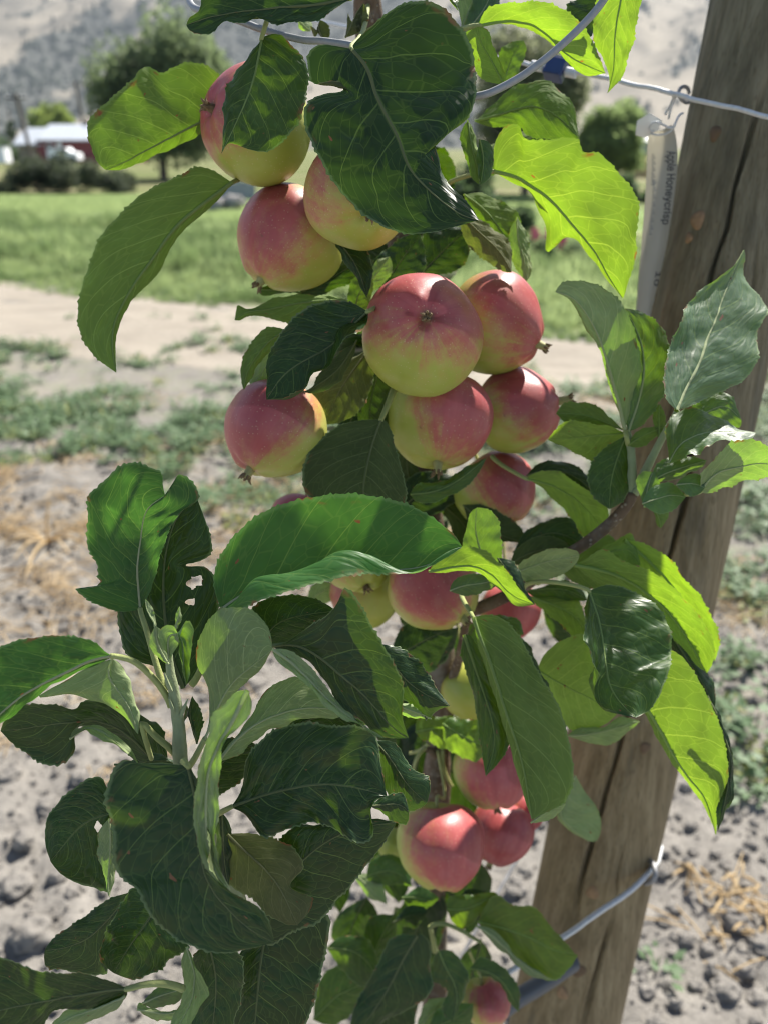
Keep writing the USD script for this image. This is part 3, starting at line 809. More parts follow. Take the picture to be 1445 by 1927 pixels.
for k, (x, y, rp_) in enumerate(clods):
    dep = PITCH + math.atan((y - H / 2) / F)
    dist = CAM_Z / math.tan(dep)
    d = dist * cp + CAM_Z * sp
    c0 = px(x, y, d); rr = rp_ / F * d
    m_ = blob(200 + k, 3, .28)
    v = np.array(m_.vertices) * (1 + .22 * (meshkit.fbm(np.array(m_.vertices) * 3.1 + k, 3, k) - .5))[:, None]
    a_ = R.uniform(0, 6.28); cr, sr = math.cos(a_), math.sin(a_)
    v = v * [1.05, .9, .72]
    v = np.c_[v[:, 0] * cr - v[:, 1] * sr, v[:, 0] * sr + v[:, 1] * cr, v[:, 2]] * rr
    where = ('right of the post' if x > 1180 else 'between the lowest apples and the post' if x > 900 else 'below the middle of the tree' if x > 600 else 'lower left, beside and under the front leaves' if y > 1430 else 'left of the downy front shoot')
    lab = {0: 'large round pale clod of soil at the lower left edge', 12: 'large clod of soil beside the golden straw right of the post', 8: 'grey clod of soil seen between the curling leaves of the front shoot'}.get(k)
    tag(obj('soil_clod', (v + [c0[0], c0[1], float(height(c0[0], c0[1])) + rr * .25], m_.faces), CRUMB, smooth=True), lab or 'grey dry clod of tilled soil ' + where, 'clod', None if lab else 'clods of dry soil ' + where)
# three single plants that stand out
t = thing('straw_tuft', 'dry straw tuft with spread stalks left of the front shoot', 'dry plant', px(95, 985, 2.9 * cp + CAM_Z * sp))
g0 = gpt(90, 2.78); g0[2] = float(height(g0[0], g0[1]))
for k, (dx, dy) in enumerate([(10, -95), (75, -10), (-60, 25), (60, 45), (-25, 60), (90, 30), (-80, -15), (20, 110)]):
    e = g0 + np.array([dx * .0021, -dy * .0028 if dy > -60 else .03, .16 if dy < -60 else .015])
    obj('stalk', tube([g0, (g0 + e) / 2 + [0, 0, .035], e], [.006, .005, .003], 5, 8), STRAWM, t)
for (x, y, ms, lab, mt) in [(448, 985, .075, 'small yellow green weed on the soil under the left apples', WEEDY), (1232, 1832, .05, 'small green seedling on the bare soil at the lower right', WEEDM), (1415, 1400, .10, 'blue green leafy weed right of the post', WEEDM), (745, 1020, .09, 'weed growing behind the big curled leaf', WEEDM)]:
    dep = PITCH + math.atan((y - H / 2) / F); dist = CAM_Z / math.tan(dep)
    g1 = gpt(x, dist); g1[2] = float(height(g1[0], g1[1]))
    t = thing('weed_plant', lab, 'weed', g1)
    wv = weed(int(x), 26, ms, ms * .55); wv.apply_translation(g1)
    obj('leaves', wv, mt, t)
    obj('stem', tube([g1 - [0, 0, .01], g1 + [.003, 0, ms * .8]], [.003, .0015], 5), mt, t)

# heap of golden straw and husks right of the post
g0 = gpt(1385, CAM_Z / math.tan(PITCH + math.atan((1722 - H / 2) / F))); g0[2] = float(height(g0[0], g0[1]))
t = thing('straw_heap', 'small heap of golden straw and husks on the soil right of the post', 'straw', g0)
rs_ = np.random.default_rng(44)
for k in range(46):
    o = g0 + np.r_[rs_.normal(0, .036), rs_.normal(0, .045), rs_.uniform(.004, .03)]
    a_ = rs_.uniform(0, 6.28); e_ = o + np.r_[math.cos(a_), math.sin(a_), rs_.uniform(-.2, .3)] * rs_.uniform(.018, .055)
    obj('straw_piece', tube([o, (o + e_) / 2 + [0, 0, .003], e_], [.0022, .0032, .0016], 5), STRAWM, t)
# ------------------------------------------------------------------ post, wires, tag
P1, P2 = px(1328, 650, .655), px(1108, 1702, .79)
ax_ = (P1 - P2) / np.linalg.norm(P1 - P2)
r1, r2 = 115 / F * .655 * .985, 102.5 / F * .79 * .985
bot = P2 + ax_ * ((-.12 - P2[2]) / ax_[2])
top = P1 + ax_ * .262
Lp = np.linalg.norm(top - bot)
def prad(h): return r2 + (r1 - r2) * (h - np.linalg.norm(P2 - bot)) / np.linalg.norm(P1 - P2)
ea = np.cross([0, 1.0, 0], ax_); ea /= np.linalg.norm(ea); eb = np.cross(ax_, ea)   # ea ~ right, eb ~ away (+y)
def post_hit(x, y):
    """where the ray of a photograph pixel meets the post: (height, angle)"""
    d = px(x, y, 1.0) - CAM; d /= np.linalg.norm(d)
    t = .4
    for _ in range(60):
        p = CAM + d * t; h_ = (p - bot) @ ax_
        rad = np.linalg.norm(p - bot - ax_ * h_)
        t += (rad - prad(h_)) * .7
    w_ = p - bot - ax_ * h_
    return h_, math.atan2(w_ @ eb, w_ @ ea)
cracks = [([(1445, 137), (1416, 236), (1381, 353), (1368, 430), (1352, 470), (1336, 519), (1318, 640), (1302, 800), (1289, 937), (1265, 1034), (1215, 1210), (1162, 1415), (1141, 1481), (1111, 1595), (1087, 1672), (1080, 1740)], .0019, .010),
          ([(1410, 10), (1383, 93), (1372, 150)], .0012, .004), ([(1152, 1700), (1148, 1736), (1131, 1800), (1104, 1897), (1090, 1960)], .0022, .008), ([(1427, 430), (1420, 520), (1405, 620)], .0014, .005),
          ([(1275, 640), (1262, 760), (1240, 900)], .0009, .003), ([(1180, 1560), (1160, 1660), (1150, 1760)], .0009, .003)]
nh, nt = 520, 300
hs_ = np.linspace(0, Lp, nh)
# finer towards the visible side
th = np.linspace(-np.pi, np.pi, nt, endpoint=False)
Hh, Tt = np.meshgrid(hs_, th, indexing='ij')
rr = np.vectorize(prad)(Hh)
pn = np.stack([np.cos(Tt) * 1.6, np.sin(Tt) * 1.6, Hh * 3.0], -1)
rr = rr + (meshkit.fbm(pn, 4, 5) - .5) * .004 + (meshkit.fbm(pn * [9, 9, .8], 3, 6) - .5) * .0016
Xs = np.stack([Hh, Tt * .05], -1)
for line, wid, dep in cracks:
    q = np.array([post_hit(*c_) for c_ in line]); q = q[np.argsort(q[:, 0])]
    hh = np.linspace(q[0, 0], q[-1, 0], 200)
    tt = np.interp(hh, q[:, 0], q[:, 1]) + .022 * (meshkit.fbm(np.stack([hh * 22, 0 * hh, 0 * hh], -1), 3, 9) - .5) * 2
    tc_ = np.interp(Hh, hh, tt, left=99, right=99)
    fade = np.clip(np.minimum(Hh - q[0, 0], q[-1, 0] - Hh) / .05, 0, 1)
    dd = np.abs((Tt - tc_) * .05)
    w2 = wid * (.5 + 1.0 * meshkit.fbm(np.stack([Hh * 16, 0 * Hh, 0 * Hh], -1), 2, 12))
    rr = rr - dep * fade * np.clip(1 - dd / np.maximum(w2, 1e-5), 0, 1) ** .6
pv = bot + Hh[..., None] * ax_ + rr[..., None] * (np.cos(Tt)[..., None] * ea + np.sin(Tt)[..., None] * eb)
i, j = np.meshgrid(np.arange(nh - 1), np.arange(nt), indexing='ij')
qd = np.stack([i * nt + j, i * nt + (j + 1) % nt, (i + 1) * nt + (j + 1) % nt, (i + 1) * nt + j], -1).reshape(-1, 4)
pf = np.vstack([qd[:, [0, 1, 2]], qd[:, [0, 2, 3]]])
pvf = np.vstack([pv.reshape(-1, 3), top[None]])
k_ = np.arange(nt)
pf = np.vstack([pf, np.stack([(nh - 1) * nt + k_, (nh - 1) * nt + (k_ + 1) % nt, np.full(nt, nh * nt)], 1)])
# ground line of the post
gbot = bot + ax_ * ((0 - bot[2]) / ax_[2])
post = thing('wooden_post', 'round weathered wooden trellis post with long drying cracks', 'post', gbot)
obj('post_shaft', (pvf, pf), POST, post, smooth=True)
for (x, y, rad, mt) in [(1312, 413, .0062, KNOT), (1296, 447, .0036, KNOT), (1213, 1407, .0055, KNOT_DARK), (1115, 1680, .0065, KNOT), (1088, 1826, .0075, KNOT_DARK), (1240, 1080, .005, KNOT_DARK), (1058, 1870, .006, KNOT), (1345, 250, .005, KNOT_DARK)]:
    h_, t_ = post_hit(x, y)
    nrm = math.cos(t_) * ea + math.sin(t_) * eb
    c_ = bot + ax_ * h_ + nrm * (prad(h_) + .0006)
    tang = np.cross(ax_, nrm)
    V, Fc = [c_ + nrm * .0008], []
    for ring, (rs_, up_) in enumerate([(.45, .0004), (.8, .0000), (1.0, -.0025)]):
        for a in range(16):
            al = a * np.pi / 8; wv = 1 + .12 * math.sin(3 * al + x)
            V.append(c_ + (tang * math.cos(al) + ax_ * math.sin(al) * 1.25) * rad * rs_ * wv + nrm * up_)
    for a in range(16):
        b_ = (a + 1) % 16
        Fc.append([0, 1 + a, 1 + b_])
        for q_ in range(2):
            Fc += [[1 + q_ * 16 + a, 17 + q_ * 16 + a, 17 + q_ * 16 + b_], [1 + q_ * 16 + a, 17 + q_ * 16 + b_, 1 + q_ * 16 + b_]]
    obj('knot', (V, Fc), mt, post, smooth=True)
def wire(name, label, pts, rad, mt, cat='wire', parent=None, n=60, sides=10):
    p = smooth_path(np.array([px(*q) for q in pts]), n * 2)
    p = p + (meshkit.fbm(p * 38, 3, int(rad * 1e5))[:, None] - .5) * np.array([.003, .002, .004])
    return tag(obj(name, tube(p, rad, sides), mt, parent, smooth=True), label, cat)
# staple that holds the lower wire
sp_ = [(1208, 1628, .765), (1216, 1620, .745), (1229, 1628, .722), (1233, 1646, .715), (1224, 1660, .722), (1210, 1658, .75)]
tag(obj('staple', tube(np.array([px(*q) for q in sp_]), .0024, 8, 24), STEEL, post, smooth=True), 'bent wire staple at the right side of the post')
tag(obj('staple', tube(np.array([px(*q) for q in [(1296, 175, .60), (1286, 162, .588), (1277, 172, .582), (1284, 188, .59), (1298, 186, .602)]]), .0013, 8, 20), STEEL, post, smooth=True), 'thin wire loop at the upper left side of the post')

wire('ring_wire', 'thick galvanised wire sagging in a curve across the top of the tree', [(300, -60, .47), (352, 2, .445), (385, 22, .43), (470, 43, .425), (540, 66, .42), (600, 77, .415), (680, 92, .412), (780, 130, .41), (850, 170, .405), (898, 180, .40), (950, 160, .398), (1010, 122, .395), (1070, 72, .392), (1120, 20, .388), (1150, -25, .385), (1180, -90, .38)], .0018, RINGW)
wire('trellis_wire', 'straight trellis wire passing in front of the top of the post', [(200, -45, .80), (613, 43, .70), (900, 102, .64), (1040, 131, .615), (1130, 147, .60), (1300, 183, .562), (1445, 222, .535), (1640, 275, .50)], .00165, GALV)
wire('lower_wire', 'bright bent wire running from the post staple down into the lowest leaves', [(1243, 1595, .80), (1237, 1622, .758), (1222, 1641, .725), (1195, 1668, .712), (1130, 1716, .702), (1060, 1764, .698), (1000, 1803, .695), (940, 1840, .692), (860, 1885, .69), (780, 1940, .69)], .0024, GALV)
wire('thin_wire', 'thin grey wire seen between the low apples and the post', [(1100, 1440, 1.02), (1015, 1550, .98), (960, 1640, .95), (931, 1690, .93), (880, 1780, .90), (800, 1930, .86)], .0021, STEEL)
wire('irrigation_tube', 'dark plastic irrigation tube under the bright lower wire', [(1080, 1810, .726), (1072, 1815, .725), (1020, 1850, .722), (955, 1893, .72), (900, 1940, .715), (820, 2010, .71)], .0078, TUBE, 'tube')
# wire tensioner
t = thing('wire_tensioner', 'small blue clamp gripping the trellis wire', 'wire clamp', px(1045, 131, .614))
a, b_ = px(1027, 127, .6175), px(1063, 134, .611)
u_ = (b_ - a) / np.linalg.norm(b_ - a)
s_ = np.cross(u_, FWD); s_ /= np.linalg.norm(s_); f_ = np.cross(s_, u_)
def obox(c_, hu, hs2, hf, bev=.0012):
    m_ = trimesh.creation.box([2 * hu, 2 * hs2, 2 * hf])
    import manifold3d
    pts = []
    for sx in (-1, 1):
        for sy in (-1, 1):
            for sz in (-1, 1):
                s0 = trimesh.creation.icosphere(subdivisions=1, radius=bev); s0.apply_translation([sx * (hu - bev), sy * (hs2 - bev), sz * (hf - bev)]); pts.append(s0.vertices)
    m_ = trimesh.convex.convex_hull(np.vstack(pts))
    v = np.array(m_.vertices)
    return trimesh.Trimesh(c_ + v[:, :1] * u_ + v[:, 1:2] * s_ + v[:, 2:] * f_, m_.faces, process=False)
obj('body', obox((a + b_) / 2, .0072, .0068, .006), BLUE, t, smooth=30)
obj('sleeve', tube([a - u_ * .012, a - u_ * .002], .0034, 12), GALV, t)
obj('sleeve', tube([b_ + u_ * .001, b_ + u_ * .009], .0034, 12), GALV, t)
obj('grip', obox((a + b_) / 2 + s_ * .0075, .004, .0018, .004, .0008), BLUE, t, smooth=30)

# plant tag
tg = thing('plant_tag', 'long white plastic plant tag with handwriting hanging left of the post', 'plant tag', px(1242, 232, .585))
rows = [(1222, 240, 1262, 236), (1220, 250, 1270, 250), (1218, 275, 1274, 277), (1217, 310, 1274, 315), (1214, 370, 1268, 375), (1209, 440, 1257, 445), (1203, 510, 1243, 512), (1198, 580, 1226, 584), (1193, 640, 1216, 644)]
n_r = 40
L_ = smooth_path([px(r0[0], r0[1], .600 + .004 * k) for k, r0 in enumerate(rows)], n_r)
R_ = smooth_path([px(r0[2], r0[3], .592 + .006 * k) for k, r0 in enumerate(rows)], n_r)
w_ = np.linspace(0, 1, 9)
tv = L_[:, None] * (1 - w_)[None, :, None] + R_[:, None] * w_[None, :, None]
tn = np.cross(R_ - L_, np.gradient(L_, axis=0)); tn /= np.linalg.norm(tn, axis=1)[:, None]
if (tn @ FWD).mean() > 0: tn = -tn
tv = tv + tn[:, None] * (.0035 * (1 - (2 * w_ - 1) ** 2))[None, :, None]
front = tv.reshape(-1, 3); back = (tv - tn[:, None] * .0009).reshape(-1, 3)
i, j = np.meshgrid(np.arange(n_r - 1), np.arange(8), indexing='ij'); a0 = i * 9 + j
q = np.stack([a0, a0 + 9, a0 + 10, a0 + 1], -1).reshape(-1, 4)
f1 = np.vstack([q[:, [0, 1, 2]], q[:, [0, 2, 3]]])
rim = np.r_[np.arange(9), np.arange(1, n_r) * 9 + 8, (n_r - 1) * 9 + np.arange(7, -1, -1), np.arange(n_r - 2, 0, -1) * 9]
N0 = len(front); rn = np.roll(rim, -1)
f2 = np.vstack([np.stack([rim, rn, rn + N0], 1), np.stack([rim, rn + N0, rim + N0], 1)])
strip = obj('tag_strip', (np.vstack([front, back]), np.vstack([f1, f1[:, ::-1] + N0, f2])), TAGM, tg, smooth=35)
def on_tag(m_, s0, along0, across, hgt, scale_len):
    """flat lettering (x = reading direction, y = up) laid down the tag"""
    v = np.array(m_.vertices)
    tt = along0 + v[:, 0] / np.linalg.norm(np.diff(L_, axis=0), axis=1).sum() * scale_len
    ac = across + v[:, 1] / np.linalg.norm((R_ - L_), axis=1).mean()
    k0 = np.clip(tt, 0, 1) * (n_r - 1)
    def smp(A): return np.stack([np.interp(k0, np.arange(n_r), A[:, c2]) for c2 in range(3)], -1)
    p = smp(L_) * (1 - ac)[:, None] + smp(R_) * ac[:, None] + smp(tn) * (.0035 * (1 - (2 * np.clip(ac, 0, 1) - 1) ** 2) + .0004 + v[:, 2])[:, None]
    return p, m_.faces
lt = meshkit.text_mesh('Apple Honeycrisp', .0054, .0002, bold=True)
lt.apply_transform(np.array([[1, .0, 0, 0], [0, 1, 0, 0], [0, 0, 1, 0], [0, 0, 0, 1.0]]))
obj('handwriting', on_tag(lt, 0, .19, .64, 1, .80), INK, tg)
l2 = meshkit.text_mesh('10', .0056, .0002, bold=True)
obj('handwriting', on_tag(l2, 0, .70, .66, 1, 1.0), INK, tg)
GREYINK = simple('faded_ink', (.30, .30, .29), .6, .1, 40.0)
for row, (a0_, ln_) in enumerate([(.20, .09), (.33, .13)]):
    ticks = []
    for k in range(int(ln_ * 170)):
        ticks.append(box((k * .0016, 0, 0), (k * .0016 + .0008, .0011 + .0006 * ((k * 7 + row) % 3), .0002)))
    obj('printed_line', on_tag(cat_meshes(ticks), 0, a0_, .14 + .05 * row, 1, 1.0), GREYINK, tg)
# folded flap and tie wire
fl = np.array([px(1196, 252, .596), px(1199, 226, .592), px(1222, 212, .585), px(1246, 226, .588), px(1238, 244, .594), px(1214, 258, .598)])
fc_ = fl.mean(0)
fm = trimesh.Trimesh(np.vstack([fl, fc_ - FWD * .004, fl + FWD * .001]), [[k, (k + 1) % 6, 6] for k in range(6)] + [[7 + (k + 1) % 6, 7 + k, 6] for k in range(6)] + [[k, 7 + k, (k + 1) % 6] for k in range(6)] + [[(k + 1) % 6, 7 + k, 7 + (k + 1) % 6] for k in range(6)], process=False)
tag(obj('folded_end', fm, WHITEP, tg, smooth=50), 'bright folded upper end of the tag')
for pts in ([(1230, 246, .59), (1222, 238, .586), (1230, 229, .583), (1244, 232, .583), (1262, 240, .582), (1272, 228, .584), (1285, 212, .588)],
            [(1224, 250, .592), (1245, 253, .588), (1262, 246, .584), (1270, 232, .58)], [(1251, 215, .585), (1260, 199, .580), (1266, 184, .574), (1262, 176, .568)], [(1258, 222, .584), (1262, 205, .578), (1268, 186, .573), (1272, 176, .566)]):
    obj('tie_wire', tube(np.array([px(*q) for q in pts]), .0008, 6, 20), GALV, tg, smooth=True)
# ------------------------------------------------------------------ the apple tree
RT = np.random.default_rng(99)
tree_base = px(800, 1700, .77); tree_base[2] = 0.0
apple_tree = thing('apple_tree', 'slender young apple tree with large toothed leaves filling the picture', 'apple tree', tree_base)

def P3(s, d0=0.0):
    out = []
    for w in s.split():
        a = [float(q) for q in w.split(',')]
        out.append([a[0], a[1], (a[2] if len(a) > 2 else 0.0)])
    return np.array(out).reshape(-1, 3)

def rail_curve(pw, ti, tr):
    """world points with their place ti along the leaf -> points at tr"""
    s = np.r_[0, np.cumsum(np.maximum(np.linalg.norm(np.diff(pw, axis=0), axis=1), 1e-6) ** .5)]; s /= s[-1]
    ss = np.linspace(0, 1, 400)
    c = CubicSpline(s, pw, bc_type='natural')(ss) if len(pw) > 2 else pw[0] + (pw[1] - pw[0]) * ss[:, None]
    tt = np.maximum.accumulate(np.interp(ss, s, ti))
    # smooth the place along the leaf a little, so that rows do not bunch
    return np.stack([np.interp(tr, tt + np.linspace(0, 1e-6, 400), c[:, k]) for k in range(3)], -1)

def build_leaf(rails, mid, side, mat, name='leaf', parent=None, teeth=1.0, rows=None, cols=8, und=1.0, seed=0, ridge=1.0, view=None, petiole=None, prad=(.0016, .0011), pmat=None, holes=()):
    """rails: [(world points, places)], base to tip, from one margin over the midrib (index mid) to the other."""
    r = np.random.default_rng(seed)
    Lm = np.linalg.norm(np.diff(rails[mid][0], axis=0), axis=1).sum()
    rows = rows or int(np.clip(Lm / .00075, 40, 150))
    hl = list(holes)
    if hl:
        cols = max(cols, 24)
    und = und * np.clip(Lm / .075, .2, 1)
    tr = np.linspace(0, 1, rows)
    tr = tr * .8 + .2 * (1 - np.cos(np.pi * tr)) / 2
    C = np.array([rail_curve(p, t, tr) for p, t in rails])             # rail, row, xyz
    gap = np.linalg.norm(np.diff(C, axis=0), axis=2).mean(1) + 1e-5
    node = np.r_[0, np.cumsum(gap)]; node -= node[mid]
    nl = node.copy()
    nl[:mid] = node[:mid] / -node[0]; nl[mid + 1:] = node[mid + 1:] / node[-1]; nl[mid] = 0
    a = np.linspace(0, 1, cols + 1)
    u = np.r_[-a[::-1], a[1:]]
    S = CubicSpline(nl, C, axis=0, bc_type='natural')(u)               # col, row, xyz
    S = S.transpose(1, 0, 2)                                            # row, col
    nc = len(u)
    dr, dc = np.gradient(S, axis=0), np.gradient(S, axis=1)
    N = np.cross(dr, dc); N /= np.linalg.norm(N, axis=2, keepdims=True) + 1e-12
    env = np.sin(np.pi * np.clip(tr, 0, 1)) ** .6
    number = r.uniform(0, 17.3)
    flip = False
    if side:
        p_ = to_px(S.reshape(-1, 3))[:, :2].reshape(rows, nc, 2)
        e1_, e2_ = p_[1:, :-1] - p_[:-1, :-1], p_[:-1, 1:] - p_[:-1, :-1]
        front_seen = (e1_[..., 0] * e2_[..., 1] - e1_[..., 1] * e2_[..., 0]).sum() < 0
        flip = front_seen != (side == 'U')
    # tissue puckers up between the side veins
    T2, U2 = np.meshgrid(tr, u, indexing='ij')
    qn_ = (T2 - .21 * abs(U2) - .13 * U2 ** 2 + .012 * np.sin(4 * U2 + 9 * T2 + number)) * 6.5 + np.sign(U2) * .19 + number
    dv_ = abs(qn_ % 1 - .5)
    S = S + N * ((-1 if flip else 1) * (np.clip(dv_ / .34, 0, 1) ** .7 - .7) * np.clip(abs(U2) * 5, 0, 1) * (1 - .55 * abs(U2)) * .0008 * np.clip(Lm / .08, .2, 1) * env[:, None])[..., None]
    for sgn in (-1, 1):
        f1, f2, p1, p2 = r.uniform(1.5, 2.6), r.uniform(3.5, 5.5), r.uniform(0, 6.28), r.uniform(0, 6.28)
        w = np.clip(sgn * u, 0, 1)[None, :] ** 1.7
        S = S + N * (w * (env * (np.sin(f1 * 6.28 * tr + p1) * .0010 + np.sin(f2 * 6.28 * tr + p2) * .0006))[:, None])[..., None] * und
    bump_ = (meshkit.fbm(np.stack([u[None, :] * 3 + 0 * tr[:, None], tr[:, None] * 7 + 0 * u[None, :], np.full((rows, nc), seed * 3.7)], -1), 3, 17) - .5)
    S = S + N * (bump_ * .0028 * und * env[:, None])[..., None]
    if teeth:
        for e, inn in ((0, 1), (nc - 1, nc - 2)):
            o = S[:, e] - S[:, inn]; ln = np.linalg.norm(o, axis=1, keepdims=True); o = o / np.maximum(ln, 1e-6)
            arc = np.r_[0, np.cumsum(np.linalg.norm(np.diff(S[:, e], axis=0), axis=1))]
            per = .0029 * r.uniform(.9, 1.15)
            ph = arc / per + .35 * np.sin(arc / per * .7 + e)
            fr = ph % 1
            tooth = np.where(fr < .72, fr / .72, (1 - fr) / .28) * (.75 + .5 * np.sin(ph * 1.7 + 2))
            S[:, e] += o * (tooth * .00115 * teeth * np.clip(arc / .012, 0, 1) * np.clip((arc[-1] - arc) / .006, .3, 1) * np.clip(ln[:, 0] / .0012, 0, 1))[:, None]
    v = S.reshape(-1, 3)
    uvs = np.stack([np.broadcast_to(u[None, :], (rows, nc)), np.broadcast_to(tr[:, None], (rows, nc))], -1).reshape(-1, 2)
    i, j = np.meshgrid(np.arange(rows - 1), np.arange(nc - 1), indexing='ij')
    q0 = i * nc + j
    q = np.stack([q0, q0 + nc, q0 + nc + 1, q0 + 1], -1).reshape(-1, 4)
    f = np.vstack([q[:, [0, 1, 2]], q[:, [0, 2, 3]]])
    if hl:
        cen = v[q].mean(1); cut = np.zeros(len(q), bool)
        for hu, ht, hr in hl:
            hc = S[int(np.argmin(abs(tr - ht))), int(np.argmin(abs(u - hu)))]
            def rim_(dd):
                ang = np.arctan2(dd[:, 0], dd[:, 2])
                return hr * (1 + .30 * np.sin(2 * ang + hu * 9) + .15 * np.sin(5 * ang + ht * 7))
            cut |= np.linalg.norm(cen - hc, axis=1) < rim_(cen - hc)
            dd = v - hc; ln_ = np.linalg.norm(dd, axis=1); ro = rim_(dd)
            near = ln_ < ro * 1.12
            v[near] = hc + dd[near] / np.maximum(ln_[near], 1e-6)[:, None] * ro[near][:, None]
        q = q[~cut]; f = np.vstack([q[:, [0, 1, 2]], q[:, [0, 2, 3]]])
    if flip:
        f = f[:, ::-1]
    nf = np.cross(v[f[:, 1]] - v[f[:, 0]], v[f[:, 2]] - v[f[:, 0]])
    vn = np.zeros_like(v)
    for k in range(3): np.add.at(vn, f[:, k], nf)
    vn /= np.linalg.norm(vn, axis=1, keepdims=True) + 1e-15
    mi = np.arange(rows) * nc + cols
    rt = np.interp(tr, [0, .15, 1], [.00105, .0009, .0002]) * ridge * np.clip(Lm / .085, .5, 1.2)
    tb = tube(v[mi][::2] - vn[mi][::2] * (rt[::2, None] * .45), rt[::2], 6, caps=False); tb.faces = tb.faces[:, ::-1]
    tu = np.stack([np.zeros(len(tb.vertices)), np.repeat(tr[::2], 6)], 1)
    V = np.vstack([v, tb.vertices]); Fc = np.vstack([f, tb.faces + len(v)]); UVs = np.vstack([uvs, tu])
    pr = obj(name, (V, Fc), mat, parent if parent is not None else apple_tree, smooth=True, uv=UVs, prim={'leaf_number': np.full(len(V), number)})
    if petiole is not None:
        pts = np.vstack([petiole, v[mi[0]][None], (v[mi[2]] - vn[mi[2]] * .0004)[None]])
        obj('petiole', tube(pts, prad, 8, 16), pmat or PETIOLE, pr, smooth=True)
    return pr

LEAVES = []
def leaf(side, d0, td, cup, A, M, B, P=None, mat=None, seed=[0], **kw):
    """One leaf of the tree, given by points on its midrib and margins. d0: distance in cm; td: what the base and the tip add to it, cup: what the margins add, in mm; P: its stalk."""
    seed[0] += 1
    d0 = d0 / 100.0
    m = P3(M)
    tm = np.r_[0, np.cumsum(np.linalg.norm(np.diff(m[:, :2], axis=0), axis=1))]; tm /= tm[-1]
    dense_t = np.linspace(0, 1, 200)
    md = np.stack([np.interp(dense_t, tm, m[:, k]) for k in range(2)], -1)
    ca, cb = (cup if np.ndim(cup) else (cup, cup))
    def depth(t, extra, lev, c):
        return d0 + (td[0] + (td[1] - td[0]) * t + extra + c * lev * np.sin(np.pi * np.clip(t, 0, 1)) ** .5) / 1000.0
    def conv(pts, lev, c):
        p = np.vstack([m[:1], pts, m[-1:]])
        ch = np.r_[0, np.cumsum(np.linalg.norm(np.diff(p[:, :2], axis=0), axis=1))]; ch /= ch[-1]
        prj = np.array([dense_t[np.argmin(((md - q[:2]) ** 2).sum(1))] for q in p]); prj[0], prj[-1] = 0, 1
        t = np.maximum.accumulate(.6 * ch + .4 * prj); t[-1] = 1
        t = np.maximum.accumulate(t + np.arange(len(t)) * 1e-4); t /= t[-1]
        return px(p[:, 0], p[:, 1], depth(t, p[:, 2], lev, c)), t
    la = [P3(x) for x in A.split('|')]; lb = [P3(x) for x in B.split('|')]
    rails = [conv(x, (k + 1) / len(la), ca) for k, x in enumerate(la)][::-1]
    mid = len(rails)
    rails.append((px(m[:, 0], m[:, 1], depth(tm, m[:, 2], 0, 0)), tm))
    rails += [conv(x, (k + 1) / len(lb), cb) for k, x in enumerate(lb)]
    pet = None
    if P:
        pp = P3(P); pet = px(pp[:, 0], pp[:, 1], d0 + pp[:, 2] / 1000.0)
    return build_leaf(rails, mid, side, mat or LEAF, seed=seed[0], petiole=pet, **kw)

# ---- wood: trunk, right branch, front shoot
def wood(name, pts, radii, mt, n=40, sides=12, rough=.06):
    p = np.array([px(*q) for q in pts])
    m_ = tube(p, radii, sides, n)
    v = np.array(m_.vertices)
    v += (meshkit.fbm(v * 90, 3, 4) - .5)[:, None] * RT.normal(size=3) * .002
    return obj(name, trimesh.Trimesh(v, m_.faces, process=False), mt, apple_tree, smooth=True)
tp = [px(680, -520, .42), px(688, -120, .475), px(692, 30, .505), px(735, 330, .535), px(775, 640, .56), px(805, 960, .60), px(828, 1250, .645), px(822, 1450, .69), px(815, 1700, .735), px(818, 1927, .775)]
gbase = tp[-1] + [.004, -.02, -tp[-1][2] - .03]
tk = tube(np.array(tp + [gbase]), np.linspace(.0078, .0135, 40), 14, 120)
tv_ = np.array(tk.vertices); tv_ += (meshkit.fbm(tv_ * 55, 4, 4) - .5)[:, None] * np.array([.006, .006, .002])
obj('trunk', trimesh.Trimesh(tv_, tk.faces, process=False), BARK, apple_tree, smooth=True)
tag(wood('branch', [(815, 1190, .625), (862, 1160, .60), (905, 1143, .57), (985, 1103, .535), (1040, 1062, .515), (1090, 1030, .505), (1143, 989, .497), (1178, 952, .49), (1190, 928, .488)], [.0055, .0046, .004, .0036, .0032], BARK), 'brown side branch reaching right to the leafy shoot tip')
wood('shoot', [(1186, 940, .489), (1190, 895, .487), (1186, 850, .486), (1180, 812, .485)], [.0034, .0026, .0018], SHOOT)
wood('shoot', [(1192, 930, .488), (1215, 885, .484), (1240, 835, .478), (1262, 795, .470), (1274, 772, .466)], [.003, .0022, .0014], SHOOT)
wood('shoot', [(1195, 925, .487), (1235, 893, .476), (1285, 852, .466), (1330, 826, .46)], [.0024, .0018, .001], SHOOT)
tag(wood('shoot', [(600, 2040, .66), (560, 1960, .60), (500, 1840, .51), (450, 1700, .43), (400, 1560, .395), (345, 1450, .368), (338, 1390, .362), (330, 1320, .357), (322, 1270, .355), (318, 1215, .354)], [.006, .0052, .0046, .0044, .0042, .0040, .0036, .0026, .0014], SHOOT, 70), 'pale downy shoot rising at the lower left')
for sgn, (x, y, d) in enumerate([(322, 1300, .3535), (340, 1350, .358), (330, 1345, .357)]):   # stipules
    a = px(x, y, d); b_ = px(x + (14 if sgn == 1 else -12), y - 34, d - .004)
    obj('stipule', tube([a, (a + b_) / 2 + FWD * -.001, b_], [.0009, .0009, .0002], 6, 8), SHOOT, apple_tree)
wood('spur', [(822, 1430, .68), (812, 1415, .665), (800, 1410, .655)], [.0034, .003, .0024], BARK)
wood('spur', [(818, 1790, .70), (812, 1760, .67), (808, 1745, .655)], [.0024, .002, .0016], PETIOLE)
